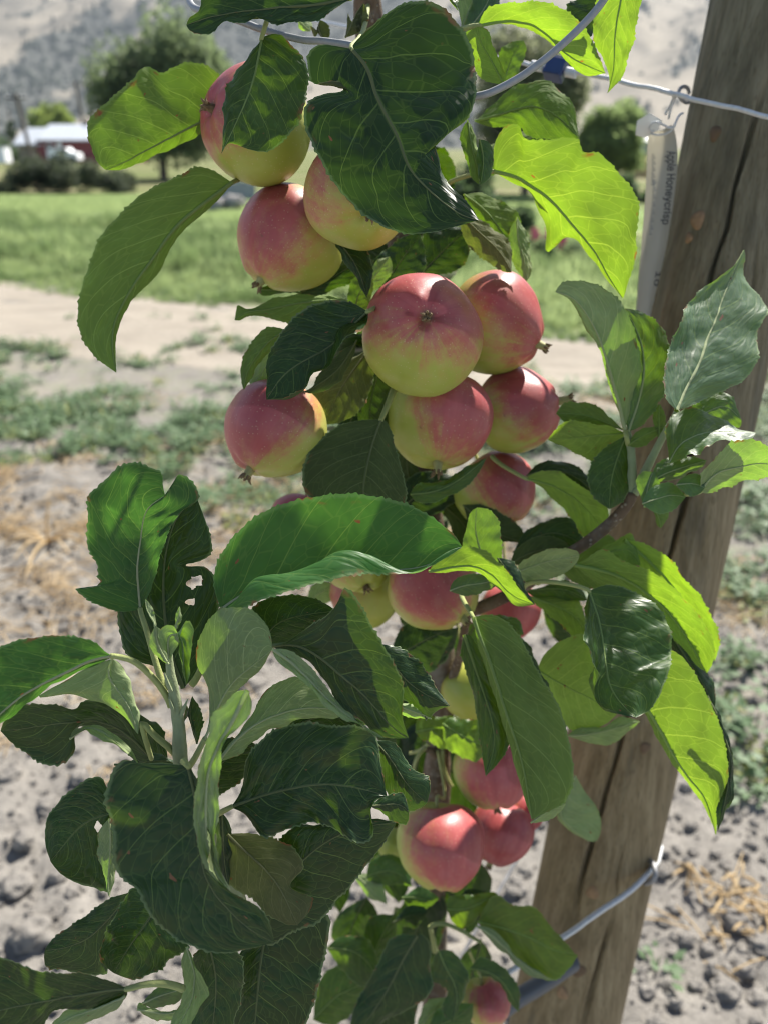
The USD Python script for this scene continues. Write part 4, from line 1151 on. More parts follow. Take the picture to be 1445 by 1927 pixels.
wood('spur', [(812, 1745, .655), (838, 1740, .65), (880, 1760, .648), (905, 1775, .645)], [.0019, .0016, .0013], PETIOLE)
wood('spur', [(827, 1318, .652), (848, 1282, .64), (864, 1235, .62), (873, 1190, .60), (880, 1160, .585)], [.0045, .0038, .0034, .003, .0026], BARK)
# ---- leaves, top left
leaf('D', 45.5, (10, -6), (-10, 8), '418,150 387,123 340,121 300,135 277,125 250,152 228,168 195,198 171,222 165,248 174,282 185,306', '428,212 372,232 282,279 232,305 199,319', '395,243 340,268,8 300,288,12 265,302,12 232,314,8', rows=120)
leaf('D', 45, (12, -8), (-6, 12), '412,327 375,314 345,327 289,352 229,398 189,448 165,510 148,578 151,624 169,658 191,680', '437,343 398,372 352,408 315,447 291,482 259,525 230,575 212,628 219,701', '400,385 350,430 300,500 262,550 228,600 216,650', P='470,330,35')
leaf('U', 40, (4, -4), -3, '600,-20 540,-44 440,-42 384,-8 374,20 358,32', '662,-6 580,10 500,15 420,26 351,46', '610,30 565,36 523,43 488,41 455,39 427,35 404,53 381,62 358,57', mat=DARK)
leaf('U', 40.5, (4, -6), (2, 4), '480,92 452,121 435,147 425,187 420,232 419,274', '493,70 484,120 466,180 440,240 417,288', '520,64 546,84 572,112 579,142 577,172 564,224 546,250 520,275 495,283 472,281 447,272 432,268', P='524,-30,8 510,15,4', mat=LEAF)
leaf('U', 38.2, (10, -3), (1, 5), '600,86 583,100 581,128 590,154 640,156 646,168 606,178 578,198 573,225 585,262 603,299 620,329 643,359 666,385 696,411 739,432 772,439 812,436 862,424', '661,91 686,120 699,149 706,173 732,226 752,266 766,306 799,349 832,379 865,402 900,414', '669,78 709,42 762,6 816,6 845,28 872,60 889,97 895,139 892,186 882,213 852,235 815,243 813,258 822,296 835,329 862,361 889,394', P='694,-4,122 688,40,85 672,76,30', mat=DARK, rows=160, cols=11)
leaf('D', 44, (0, 0), (4, -4), '905,146 888,112 874,66', '947,158 925,115 905,80 896,50', '951,140 934,104 924,74 912,52', mat=BRIGHT)
leaf('D', 44.5, (-4, 8), (-10, 10), '915,18 965,4 1022,5 1054,15 1087,38 1115,80', '900,47 960,38 1010,50 1050,85 1090,115 1139,137', '945,42 982,44 1010,57 1034,77 1055,102 1082,126 1105,142', P='845,60,30', mat=BRIGHT)
leaf('D', 44, (-14, 12), (4, -4), '1130,-20 1119,32 1117,61 1124,93 1139,121 1147,152', '1180,-70 1168,0 1157,70 1154,130 1143,174', '1215,-30 1202,14 1192,73 1180,106 1172,138 1154,164', mat=BRIGHT)
leaf('U', 45, (0, 0), 2, '1100,-5 1070,5 1068,40 1076,66', '1140,-30 1115,15 1098,45 1086,76', '1140,0 1125,38 1112,66', mat=DARK)
leaf('D', 46.5, (-4, 8), (-16, 12), '940,250 973,234 984,257 1042,262 1087,264 1096,285 1119,287 1151,312 1180,344 1199,376 1201,405 1196,437 1196,478 1184,522 1177,548', '929,322 963,330 998,348 1042,382 1079,425 1119,474 1147,522 1172,561', '958,338 998,362,6 1014,400,12 1026,445,14 1031,472,14 1050,450,12 1078,430,8 1108,470,6 1140,520,4', P='840,350,60 880,330,22', rows=160, cols=10, mat=BRIGHT)
leaf('D', 48.5, (4, 0), (3, 3), '925,197 957,170 994,155 1030,151 1054,168 1077,198 1083,228', '893,228 950,212 1000,200 1050,220 1090,260', '930,238 975,236 990,252 1030,260 1062,262')
leaf('D', 43.5, (6, 0), 2, '866,250 874,290 889,335', '880,226 886,270 896,310 901,346', '888,240 898,270 904,310', mat=LEAF)
leaf('U', 43.2, (0, 0), 2, '897,288 899,322', '902,262 909,300 903,347', '917,266 926,278 927,305 920,334')
leaf('D', 49, (4, -4), 3, '868,425 882,462 930,500 952,512', '862,400 905,440 940,475 962,512', '890,408 925,428 955,452 962,485', mat=DUSTY)
leaf('D', 50, (0, 0), 3, '874,372 872,395 900,425 950,470', '872,366 905,390 940,430 985,500', '900,362 928,372 968,398 984,440 990,475')
leaf('D', 49.5, (0, 0), 3, '962,425 955,455 968,500', '972,408 975,450 985,485 990,529', '990,440 997,480 998,512', mat=YOUNG)
leaf('D', 52, (0, 0), 3, '920,330 970,300 1010,300', '900,290 950,285 1000,270 1050,262', '940,262 990,245 1030,250')
leaf('D', 47.5, (0, 4), 2, '862,10 850,-30 868,-60', '866,60 885,10 905,-40 930,-80', '905,52 935,5 945,-40', mat=YOUNG)
leaf('U', 47, (0, 4), 2, '880,30 890,0 905,-30', '872,62 900,30 918,0 930,-30', '892,58 920,38 940,5', mat=YOUNG)
leaf('D', 50, (0, 0), 3, '935,130 940,100 958,80', '948,152 958,120 970,95 985,75', '970,140 982,115 990,92')
leaf('D', 46, (0, 0), 2, '655,22 655,48 672,62', '650,70 662,45 672,22 684,5', '675,60 690,40 690,15', mat=DUSTY)
leaf('U', 47, (0, 0), 2, '585,50 592,70', '608,72 600,52 602,36', '620,68 616,45', mat=DUSTY)
leaf('D', 49, (0, 0), 2, '560,40 566,54', '556,30 572,46 585,58', '575,30 588,46', mat=YOUNG)
leaf('U', 40, (0, 4), 2, '800,-20 830,-10 850,5', '780,-30 815,-20 845,-5 862,20', '800,-50 840,-45 860,-10')
# ---- centre
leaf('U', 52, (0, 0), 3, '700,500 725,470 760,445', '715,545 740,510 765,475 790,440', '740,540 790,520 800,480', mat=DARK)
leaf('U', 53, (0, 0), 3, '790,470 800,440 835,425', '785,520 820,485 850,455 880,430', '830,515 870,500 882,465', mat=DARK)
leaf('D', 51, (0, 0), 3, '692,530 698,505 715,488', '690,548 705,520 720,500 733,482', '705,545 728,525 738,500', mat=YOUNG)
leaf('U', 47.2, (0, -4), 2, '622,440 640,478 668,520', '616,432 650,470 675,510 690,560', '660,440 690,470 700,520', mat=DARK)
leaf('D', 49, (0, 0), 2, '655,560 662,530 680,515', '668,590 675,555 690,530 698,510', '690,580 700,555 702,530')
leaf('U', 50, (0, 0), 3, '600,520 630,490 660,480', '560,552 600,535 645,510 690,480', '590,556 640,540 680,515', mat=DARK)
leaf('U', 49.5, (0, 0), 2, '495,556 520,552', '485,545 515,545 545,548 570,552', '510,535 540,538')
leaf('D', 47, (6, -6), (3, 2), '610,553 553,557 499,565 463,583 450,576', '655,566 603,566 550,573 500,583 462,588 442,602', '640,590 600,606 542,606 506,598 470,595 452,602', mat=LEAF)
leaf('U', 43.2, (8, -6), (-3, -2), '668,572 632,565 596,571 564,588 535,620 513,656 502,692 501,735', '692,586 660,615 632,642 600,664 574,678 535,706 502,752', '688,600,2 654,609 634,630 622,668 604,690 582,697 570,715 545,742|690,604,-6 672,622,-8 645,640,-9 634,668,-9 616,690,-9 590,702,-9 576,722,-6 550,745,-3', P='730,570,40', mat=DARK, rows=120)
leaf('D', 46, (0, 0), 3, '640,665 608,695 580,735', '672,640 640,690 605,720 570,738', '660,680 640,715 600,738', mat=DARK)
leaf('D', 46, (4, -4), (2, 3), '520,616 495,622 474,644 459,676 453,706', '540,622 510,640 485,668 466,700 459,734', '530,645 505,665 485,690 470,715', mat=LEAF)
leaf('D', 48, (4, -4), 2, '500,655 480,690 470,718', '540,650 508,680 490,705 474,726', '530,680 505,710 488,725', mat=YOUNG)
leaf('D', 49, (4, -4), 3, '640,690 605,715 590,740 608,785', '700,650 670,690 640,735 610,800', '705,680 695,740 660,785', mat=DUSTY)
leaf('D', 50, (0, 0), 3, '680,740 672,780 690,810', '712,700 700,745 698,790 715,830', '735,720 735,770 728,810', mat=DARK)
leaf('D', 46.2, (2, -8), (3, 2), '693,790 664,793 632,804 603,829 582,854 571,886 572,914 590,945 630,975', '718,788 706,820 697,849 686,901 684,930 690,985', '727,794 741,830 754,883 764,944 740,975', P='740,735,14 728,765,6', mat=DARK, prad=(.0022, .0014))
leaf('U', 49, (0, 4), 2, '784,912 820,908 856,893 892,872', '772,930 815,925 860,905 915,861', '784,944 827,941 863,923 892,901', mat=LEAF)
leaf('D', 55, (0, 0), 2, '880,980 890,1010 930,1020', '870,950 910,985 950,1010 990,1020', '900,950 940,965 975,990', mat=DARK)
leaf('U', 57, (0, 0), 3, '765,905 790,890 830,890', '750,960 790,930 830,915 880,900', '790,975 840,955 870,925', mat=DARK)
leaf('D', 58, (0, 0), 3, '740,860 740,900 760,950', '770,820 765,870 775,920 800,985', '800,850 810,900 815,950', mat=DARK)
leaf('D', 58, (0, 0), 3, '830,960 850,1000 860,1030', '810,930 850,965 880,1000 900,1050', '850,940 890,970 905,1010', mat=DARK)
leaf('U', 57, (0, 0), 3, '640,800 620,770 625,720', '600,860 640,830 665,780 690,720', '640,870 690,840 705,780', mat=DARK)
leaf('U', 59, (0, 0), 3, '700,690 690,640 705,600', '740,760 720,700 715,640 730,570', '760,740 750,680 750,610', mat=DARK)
# ---- right shoot
leaf('D', 47, (10, -14), (6, 4), '1165,776 1151,729 1131,658 1111,625 1091,591 1071,564', '1175,808 1162,752 1148,702 1130,645 1105,595 1078,562 1044,549', '1184,775 1197,728 1205,697 1203,668 1192,628 1176,586 1168,564 1148,547 1121,535 1094,530 1061,531', P='1181,835,14 1178,820,8', mat=YOUNG, teeth=1.2)
leaf('U', 47.6, (4, -2), (3, 2), '1176,780 1180,700 1172,640 1172,596', '1182,812 1200,760 1212,700 1205,640 1176,580', '1206,800 1224,778 1249,742 1257,697 1257,645 1246,615 1222,598 1196,584', mat=YOUNG, teeth=1.3)
leaf('U', 45.6, (-26, 32), (-10, 16), '1254,755 1249,729 1252,688 1262,655 1272,621 1282,588 1299,568 1322,544 1356,524 1379,499 1392,478', '1274,772 1292,729 1312,688 1329,641 1346,601 1363,551 1380,512 1400,469', '1302,762 1339,746 1369,730 1400,715 1413,696 1420,668 1421,628 1428,606 1443,588 1441,570 1420,544 1401,520 1403,490', mat=YOUNG, teeth=1.1, und=1.8, rows=140)
leaf('U', 47.5, (0, 0), 2, '1292,775 1315,756 1348,740 1372,744', '1285,795 1330,775 1365,765 1395,790', '1320,800 1365,800 1392,802', mat=YOUNG, teeth=1.4)
leaf('U', 45, (0, 4), (12, -14), '1255,840 1256,809 1270,780 1309,768 1336,775 1363,792 1385,806', '1258,872 1278,838 1310,820 1350,812 1422,814', '1280,866 1296,853 1322,848 1356,833 1406,827', mat=YOUNG, teeth=1.2, und=1.6)
leaf('D', 44.6, (6, -4), (-8, 8), '1322,895 1334,874 1350,856 1370,836 1398,828 1425,832 1450,842 1485,868', '1316,926 1345,892 1390,878 1440,872 1500,888', '1335,928 1358,918 1398,907 1448,897 1480,896', mat=YOUNG, teeth=1.2, P='1240,925,30 1290,930,12')
leaf('U', 46.5, (0, 0), 3, '1232,880 1252,864 1290,860', '1225,905 1255,890 1290,878 1330,866', '1250,906 1285,895 1315,882', mat=YOUNG)
leaf('U', 46, (0, 0), (2, -2), '1200,920 1198,900 1210,888', '1212,955 1216,930 1222,905 1228,888', '1232,950 1240,925 1238,902', mat=YOUNG, und=.9)
leaf('U', 45.5, (0, 0), (2, -2), '1214,932 1238,912 1268,912', '1208,948 1238,938 1265,932 1290,936', '1224,960 1246,966 1270,956', mat=YOUNG, und=.9)
leaf('U', 45, (0, 0), (2, -2), '1280,902 1298,893 1320,896', '1272,912 1295,910 1312,912 1326,918', '1286,926 1304,933 1318,927', mat=YOUNG, und=.9)
leaf('D', 50, (2, 0), 3, '1146,784 1120,765 1085,756 1060,760', '1172,808 1140,796 1100,782 1046,778', '1150,806 1115,804 1070,797', mat=LEAF)
leaf('D', 49.5, (0, 0), (-8, 10), '1150,804 1101,795 1061,795 1042,812', '1176,814 1140,818 1095,822 1030,828', '1170,825 1148,844 1120,869 1094,856 1058,840', mat=BRIGHT)
leaf('U', 48.5, (2, -2), 3, '1150,834 1128,853 1112,875 1107,910 1122,940', '1178,820 1162,860 1150,905 1146,958', '1190,850 1188,890 1180,925 1165,948', mat=LEAF, teeth=1.2)
leaf('D', 48, (0, 0), 2, '1195,815 1222,803', '1182,838 1205,822 1228,812 1250,802', '1200,842 1232,824', mat=LEAF)
leaf('D', 48, (0, 0), 2, '1228,775 1234,765', '1240,830 1240,800 1240,775 1242,760', '1252,810 1252,785', mat=LEAF)
leaf('D', 49, (0, 0), 2, '1228,955 1235,985', '1214,945 1232,962 1240,978 1243,994', '1245,958 1258,965', mat=LEAF)
leaf('D', 52, (-2, 8), (-8, 10), '1014,887 1050,890 1080,904 1112,930 1142,955', '988,900 1040,914 1085,942 1120,978 1138,1000', '1022,918 1046,942 1068,966 1090,998 1104,1013 1122,1010', P='925,858,24 955,882,10', mat=BRIGHT)
leaf('U', 53.5, (0, 0), 3, '1010,875 1055,868 1095,888', '990,895 1040,885 1085,900 1125,935', '1030,905 1075,925 1110,942', mat=DARK)
leaf('U', 54.5, (0, 0), 3, '985,1005 1015,985 1050,974 1085,985', '965,1040 1010,1010 1055,1005 1100,1030', '1000,1040 1050,1040 1085,1042', mat=DARK)
leaf('D', 53, (0, 0), 3, '966,1042 985,1022 1020,1010 1052,1014', '960,1060 1000,1040 1035,1032 1072,1030', '985,1064 1025,1060 1055,1046', mat=DARK)
leaf('D', 48.2, (0, 0), (-8, 8), '980,1058 1000,1045 1034,1035 1070,1032 1086,1038', '968,1078 1010,1062 1050,1052 1090,1046', '985,1092 1022,1095 1052,1082 1082,1062', mat=YOUNG)
leaf('D', 45, (0, 4), (-8, 6), '825,1050,4 850,1033,4 890,1030,4 922,1042 948,1072 972,1102 992,1125', '806,1076 855,1066 900,1068 935,1092 960,1118 1005,1138', '850,1076 900,1078 930,1098 950,1125 968,1140', mat=BRIGHT)
leaf('U', 46, (0, 0), 3, '968,1060 985,1100', '935,1050 958,1078 980,1108 1006,1138', '945,1085 962,1128', mat=DARK, teeth=1.3)
leaf('U', 47, (0, 0), 3, '850,1098 870,1084 900,1080', '846,1112 875,1102 905,1098 940,1088', '866,1120 900,1117 930,1104', mat=YOUNG)
leaf('U', 47.5, (4, -2), (2, -2), '872,1035 876,1000 885,965', '915,1082 905,1040 895,1000 897,955', '940,1060 942,1020 938,985 925,964 908,956', mat=YOUNG)
# ---- big curled front leaf
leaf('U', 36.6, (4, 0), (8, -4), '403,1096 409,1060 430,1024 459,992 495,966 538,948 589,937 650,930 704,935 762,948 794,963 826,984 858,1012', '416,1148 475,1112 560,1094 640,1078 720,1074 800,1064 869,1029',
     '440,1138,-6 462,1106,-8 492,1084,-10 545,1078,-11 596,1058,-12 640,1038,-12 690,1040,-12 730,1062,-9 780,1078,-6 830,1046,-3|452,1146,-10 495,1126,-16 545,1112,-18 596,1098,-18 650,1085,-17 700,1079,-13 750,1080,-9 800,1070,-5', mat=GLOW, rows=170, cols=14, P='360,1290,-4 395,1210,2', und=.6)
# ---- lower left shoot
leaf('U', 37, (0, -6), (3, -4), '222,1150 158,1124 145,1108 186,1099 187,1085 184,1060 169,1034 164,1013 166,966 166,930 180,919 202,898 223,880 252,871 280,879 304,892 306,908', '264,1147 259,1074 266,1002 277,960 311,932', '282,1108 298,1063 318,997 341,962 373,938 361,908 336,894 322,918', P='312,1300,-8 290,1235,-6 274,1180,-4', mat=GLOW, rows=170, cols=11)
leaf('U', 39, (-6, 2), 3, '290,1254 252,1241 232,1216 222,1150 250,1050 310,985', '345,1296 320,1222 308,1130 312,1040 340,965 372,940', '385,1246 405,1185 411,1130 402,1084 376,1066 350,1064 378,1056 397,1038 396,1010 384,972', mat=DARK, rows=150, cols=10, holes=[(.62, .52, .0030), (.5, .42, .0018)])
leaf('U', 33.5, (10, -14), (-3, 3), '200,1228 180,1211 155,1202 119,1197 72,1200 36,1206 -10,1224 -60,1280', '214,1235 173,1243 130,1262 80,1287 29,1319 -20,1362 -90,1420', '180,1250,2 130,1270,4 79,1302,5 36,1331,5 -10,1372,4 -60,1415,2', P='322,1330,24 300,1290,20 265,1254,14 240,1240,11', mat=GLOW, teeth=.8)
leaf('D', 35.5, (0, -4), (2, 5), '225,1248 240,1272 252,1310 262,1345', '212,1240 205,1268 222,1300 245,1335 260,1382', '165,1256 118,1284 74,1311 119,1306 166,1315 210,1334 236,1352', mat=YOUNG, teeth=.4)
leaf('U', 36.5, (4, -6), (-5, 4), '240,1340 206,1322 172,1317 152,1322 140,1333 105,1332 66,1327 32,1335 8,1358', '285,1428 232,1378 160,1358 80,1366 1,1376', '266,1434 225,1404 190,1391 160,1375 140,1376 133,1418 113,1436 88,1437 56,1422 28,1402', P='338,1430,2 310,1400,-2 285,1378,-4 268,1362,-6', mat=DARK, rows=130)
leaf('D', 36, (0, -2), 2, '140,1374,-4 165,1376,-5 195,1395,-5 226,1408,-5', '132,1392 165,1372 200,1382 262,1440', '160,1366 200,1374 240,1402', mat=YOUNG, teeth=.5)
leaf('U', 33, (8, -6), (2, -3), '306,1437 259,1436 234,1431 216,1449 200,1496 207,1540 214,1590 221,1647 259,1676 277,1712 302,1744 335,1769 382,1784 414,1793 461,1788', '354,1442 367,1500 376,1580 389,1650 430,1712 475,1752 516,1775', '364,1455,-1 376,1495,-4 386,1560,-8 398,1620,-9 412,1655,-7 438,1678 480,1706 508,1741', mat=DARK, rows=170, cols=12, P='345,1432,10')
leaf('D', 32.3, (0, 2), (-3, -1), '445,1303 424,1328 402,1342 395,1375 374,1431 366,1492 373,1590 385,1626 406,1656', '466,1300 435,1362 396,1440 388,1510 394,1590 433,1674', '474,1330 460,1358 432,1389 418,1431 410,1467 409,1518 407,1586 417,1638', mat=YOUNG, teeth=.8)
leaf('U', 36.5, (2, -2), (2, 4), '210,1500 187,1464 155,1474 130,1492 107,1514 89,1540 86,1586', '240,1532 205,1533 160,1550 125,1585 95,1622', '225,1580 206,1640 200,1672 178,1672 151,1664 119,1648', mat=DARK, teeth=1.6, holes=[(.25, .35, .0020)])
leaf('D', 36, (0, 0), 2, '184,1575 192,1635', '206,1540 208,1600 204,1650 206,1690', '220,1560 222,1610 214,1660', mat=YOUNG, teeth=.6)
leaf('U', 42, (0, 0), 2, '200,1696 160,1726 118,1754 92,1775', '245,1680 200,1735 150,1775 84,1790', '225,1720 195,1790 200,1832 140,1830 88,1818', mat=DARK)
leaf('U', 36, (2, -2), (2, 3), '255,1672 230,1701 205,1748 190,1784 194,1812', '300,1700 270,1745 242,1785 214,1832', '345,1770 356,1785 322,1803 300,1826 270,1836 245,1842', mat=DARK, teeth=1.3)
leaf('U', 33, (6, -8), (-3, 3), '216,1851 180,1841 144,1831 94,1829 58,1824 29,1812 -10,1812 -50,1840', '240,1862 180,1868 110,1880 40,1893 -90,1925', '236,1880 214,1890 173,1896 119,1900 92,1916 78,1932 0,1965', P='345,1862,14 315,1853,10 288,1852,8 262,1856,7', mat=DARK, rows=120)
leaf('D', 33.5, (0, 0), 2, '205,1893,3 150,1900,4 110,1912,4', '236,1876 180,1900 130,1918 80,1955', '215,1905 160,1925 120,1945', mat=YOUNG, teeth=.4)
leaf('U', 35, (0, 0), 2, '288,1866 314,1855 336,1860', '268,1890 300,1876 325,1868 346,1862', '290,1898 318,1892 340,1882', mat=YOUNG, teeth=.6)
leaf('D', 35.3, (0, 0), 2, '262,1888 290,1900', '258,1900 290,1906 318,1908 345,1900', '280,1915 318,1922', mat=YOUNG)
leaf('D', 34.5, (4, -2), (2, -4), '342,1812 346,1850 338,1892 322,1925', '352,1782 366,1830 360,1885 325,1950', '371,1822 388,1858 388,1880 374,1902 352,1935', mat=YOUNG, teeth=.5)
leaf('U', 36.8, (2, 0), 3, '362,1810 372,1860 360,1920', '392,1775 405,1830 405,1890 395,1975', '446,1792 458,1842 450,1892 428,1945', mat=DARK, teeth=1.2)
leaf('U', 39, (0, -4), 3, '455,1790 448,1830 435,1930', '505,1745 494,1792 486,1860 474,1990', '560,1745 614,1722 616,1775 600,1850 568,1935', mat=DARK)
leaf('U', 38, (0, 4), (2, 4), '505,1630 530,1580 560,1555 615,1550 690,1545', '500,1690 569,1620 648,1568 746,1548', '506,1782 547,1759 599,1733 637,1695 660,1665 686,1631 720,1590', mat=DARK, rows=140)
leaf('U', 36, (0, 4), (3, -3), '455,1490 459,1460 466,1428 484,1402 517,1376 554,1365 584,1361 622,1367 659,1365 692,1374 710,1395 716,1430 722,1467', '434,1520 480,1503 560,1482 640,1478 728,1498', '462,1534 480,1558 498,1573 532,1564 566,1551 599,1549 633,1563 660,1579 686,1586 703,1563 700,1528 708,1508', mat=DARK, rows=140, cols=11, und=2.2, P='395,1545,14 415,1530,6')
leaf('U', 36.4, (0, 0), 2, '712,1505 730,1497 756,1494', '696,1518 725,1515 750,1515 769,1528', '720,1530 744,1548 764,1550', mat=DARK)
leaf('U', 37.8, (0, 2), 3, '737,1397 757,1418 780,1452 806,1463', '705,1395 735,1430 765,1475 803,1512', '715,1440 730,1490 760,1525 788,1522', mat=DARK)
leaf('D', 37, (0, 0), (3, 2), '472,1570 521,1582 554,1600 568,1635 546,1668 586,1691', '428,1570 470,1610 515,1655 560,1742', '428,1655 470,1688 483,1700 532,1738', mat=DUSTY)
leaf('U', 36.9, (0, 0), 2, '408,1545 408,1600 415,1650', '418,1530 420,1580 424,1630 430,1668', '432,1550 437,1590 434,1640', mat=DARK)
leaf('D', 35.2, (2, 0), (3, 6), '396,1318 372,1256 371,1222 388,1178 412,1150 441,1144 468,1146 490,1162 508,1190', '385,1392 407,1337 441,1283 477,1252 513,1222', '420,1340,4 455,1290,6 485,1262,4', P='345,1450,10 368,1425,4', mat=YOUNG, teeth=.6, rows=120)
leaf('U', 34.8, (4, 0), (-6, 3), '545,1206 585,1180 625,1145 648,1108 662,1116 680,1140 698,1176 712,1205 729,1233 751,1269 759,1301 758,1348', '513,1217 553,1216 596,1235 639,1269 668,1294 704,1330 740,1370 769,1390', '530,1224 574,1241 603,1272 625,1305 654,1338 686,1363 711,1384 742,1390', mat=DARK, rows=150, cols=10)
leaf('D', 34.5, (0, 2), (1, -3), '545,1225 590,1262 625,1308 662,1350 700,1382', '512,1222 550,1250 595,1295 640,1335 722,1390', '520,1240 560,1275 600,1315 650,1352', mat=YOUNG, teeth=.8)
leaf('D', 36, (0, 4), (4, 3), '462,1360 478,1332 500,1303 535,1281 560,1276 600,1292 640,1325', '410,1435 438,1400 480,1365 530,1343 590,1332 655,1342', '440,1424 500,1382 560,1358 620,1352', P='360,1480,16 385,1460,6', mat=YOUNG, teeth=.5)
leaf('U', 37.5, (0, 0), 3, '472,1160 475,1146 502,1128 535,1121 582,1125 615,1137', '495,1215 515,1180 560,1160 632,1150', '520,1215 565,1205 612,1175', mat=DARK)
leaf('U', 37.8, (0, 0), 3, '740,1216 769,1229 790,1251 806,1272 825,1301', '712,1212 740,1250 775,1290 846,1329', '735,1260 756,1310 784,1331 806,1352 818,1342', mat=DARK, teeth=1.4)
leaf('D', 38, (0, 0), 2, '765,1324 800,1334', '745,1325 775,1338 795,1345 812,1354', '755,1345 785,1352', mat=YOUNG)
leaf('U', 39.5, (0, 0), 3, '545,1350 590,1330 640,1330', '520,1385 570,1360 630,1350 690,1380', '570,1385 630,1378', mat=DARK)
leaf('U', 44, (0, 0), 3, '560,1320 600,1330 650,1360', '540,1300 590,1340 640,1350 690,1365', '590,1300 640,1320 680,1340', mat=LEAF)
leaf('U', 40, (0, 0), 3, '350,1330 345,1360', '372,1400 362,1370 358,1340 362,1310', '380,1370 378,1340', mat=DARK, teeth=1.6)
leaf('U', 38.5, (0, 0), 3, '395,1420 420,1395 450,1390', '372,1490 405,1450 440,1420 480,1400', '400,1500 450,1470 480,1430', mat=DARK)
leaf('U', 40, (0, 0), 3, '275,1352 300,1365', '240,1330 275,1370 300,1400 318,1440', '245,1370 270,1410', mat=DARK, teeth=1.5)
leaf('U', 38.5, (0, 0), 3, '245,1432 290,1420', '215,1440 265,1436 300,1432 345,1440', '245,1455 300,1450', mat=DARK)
# young leaves at the tip of the shoot
leaf('U', 34.6, (2, -4), (-3, -2), '314,1230 300,1190 325,1180,2 340,1235 346,1270', '318,1245 322,1195 340,1200 345,1240 351,1290', '338,1200 350,1170 360,1180 360,1215 357,1268', mat=YOUNG, teeth=.6)
leaf('D', 35, (0, 0), 2, '318,1215 308,1190 294,1178', '318,1250 305,1228 296,1205 294,1176', '308,1246 288,1226 282,1202', mat=YOUNG, teeth=.3)
leaf('D', 35.5, (0, 0), 1, '286,1160 278,1140', '296,1190 286,1165 276,1145 274,1127', '292,1160 286,1142', mat=YOUNG, teeth=.3)
leaf('D', 36, (0, 0), 1, '330,1165 334,1148', '328,1190 334,1170 338,1155 338,1141', '340,1172 342,1156', mat=YOUNG, teeth=.3)
# ---- right lower
leaf('D', 45.5, (6, -6), (2, 10), '909,1158 941,1163 969,1188 988,1216 1022,1285 1046,1321 1060,1358 1072,1402 1078,1449 1072,1487 1057,1513 1031,1527', '890,1162 900,1190 918,1235 936,1290 955,1350 972,1400 987,1460 1000,1543', '905,1225,4 935,1320,8 965,1420,9 988,1495,6', P='868,1120,40 880,1145,16', mat=LEAF, rows=150)
leaf('D', 45.5, (0, 0), 2, '1015,1528 1035,1516', '998,1549 1022,1532 1045,1520 1064,1514', '1024,1546 1050,1532', mat=YOUNG)
leaf('U', 47, (4, -2), (2, 3), '884,1196 909,1245 941,1305 961,1366 950,1415', '872,1195 895,1260 918,1330 930,1395 913,1462', '868,1220 884,1290 900,1370 908,1425', mat=LEAF)
leaf('D', 53, (0, 0), (-12, 12), '1022,1236 1042,1215 1071,1199 1098,1195 1110,1230 1138,1268', '1010,1260 1060,1290 1110,1315 1160,1345', '1030,1310 1055,1350 1075,1374 1111,1375 1140,1362', mat=BRIGHT)
leaf('D', 53.5, (0, 0), 3, '1085,1372 1143,1364 1165,1350', '1068,1385 1110,1382 1155,1372 1204,1358', '1103,1398 1151,1399 1178,1382', mat=YOUNG, teeth=.3)
leaf('U', 45, (16, -18), (-2, 8), '1108,1150,-2 1112,1200,-4 1122,1255,-5 1112,1275,-2 1118,1300 1140,1333|1100,1140,2 1102,1165,-2 1098,1204,-8 1116,1246,-11 1130,1268,-8 1122,1300,-2 1145,1335', '1108,1112 1126,1170 1138,1240 1152,1300 1196,1351', '1140,1102 1170,1105 1204,1119 1233,1139 1253,1172 1262,1215 1259,1257 1241,1301 1220,1336', P='985,1115,60 1060,1098,20', mat=LEAF, rows=130, cols=10, und=1.6)
leaf('D', 50.5, (0, 0), 3, '1135,1030 1160,1017 1185,1006', '1120,1050 1150,1040 1180,1035 1205,1062', '1150,1058 1180,1066', mat=BRIGHT)
leaf('D', 51, (-4, 8), (-8, 6), '1195,1020 1226,1030 1258,1050 1290,1091 1320,1131 1343,1172 1353,1205', '1175,1015 1230,1065 1285,1130 1345,1245', '1210,1075 1260,1140 1310,1200', teeth=1.2, mat=BRIGHT)
leaf('D', 49.5, (-6, 10), (-10, 8), '1110,1050 1135,1034 1168,1056 1216,1069 1250,1091 1290,1131 1322,1172 1342,1212 1341,1245', '1080,1062 1150,1080 1215,1115 1270,1170 1330,1267', '1110,1088 1165,1110 1225,1150 1270,1205 1310,1250', P='1010,1098,30 1050,1075,8', rows=140, mat=BRIGHT)
leaf('U', 51, (0, 0), 3, '1278,1202 1300,1232 1332,1265 1344,1300', '1258,1185 1285,1230 1315,1275 1345,1332', '1265,1228 1300,1285', mat=DARK, teeth=1.2)
leaf('D', 48, (-8, 14), (-12, 4), '1195,1290 1232,1238 1265,1226 1290,1245 1314,1281 1339,1330 1359,1382 1367,1427 1369,1465 1358,1500 1350,1530', '1185,1320 1205,1318 1223,1342 1245,1381 1289,1455 1322,1496 1338,1535 1347,1572', '1200,1330,4 1228,1362,8 1275,1440,10 1315,1495,8 1336,1540,4', rows=160, P='1130,1290,40 1160,1315,10', mat=BRIGHT)
leaf('U', 48.6, (0, -6), 2, '1340,1350 1362,1420 1362,1470 1350,1520', '1330,1310 1366,1395 1372,1455 1350,1566', '1350,1345 1378,1412 1382,1450 1376,1504 1364,1530', mat=DARK, teeth=1.2)
leaf('D', 62, (0, 0), (3, 8), '1094,1480 1114,1508 1129,1538 1129,1568 1120,1584', '1083,1460 1062,1500 1056,1535 1078,1562 1106,1583', '1068,1480,4 1046,1522,8 1060,1550,6', mat=YOUNG, teeth=.3)
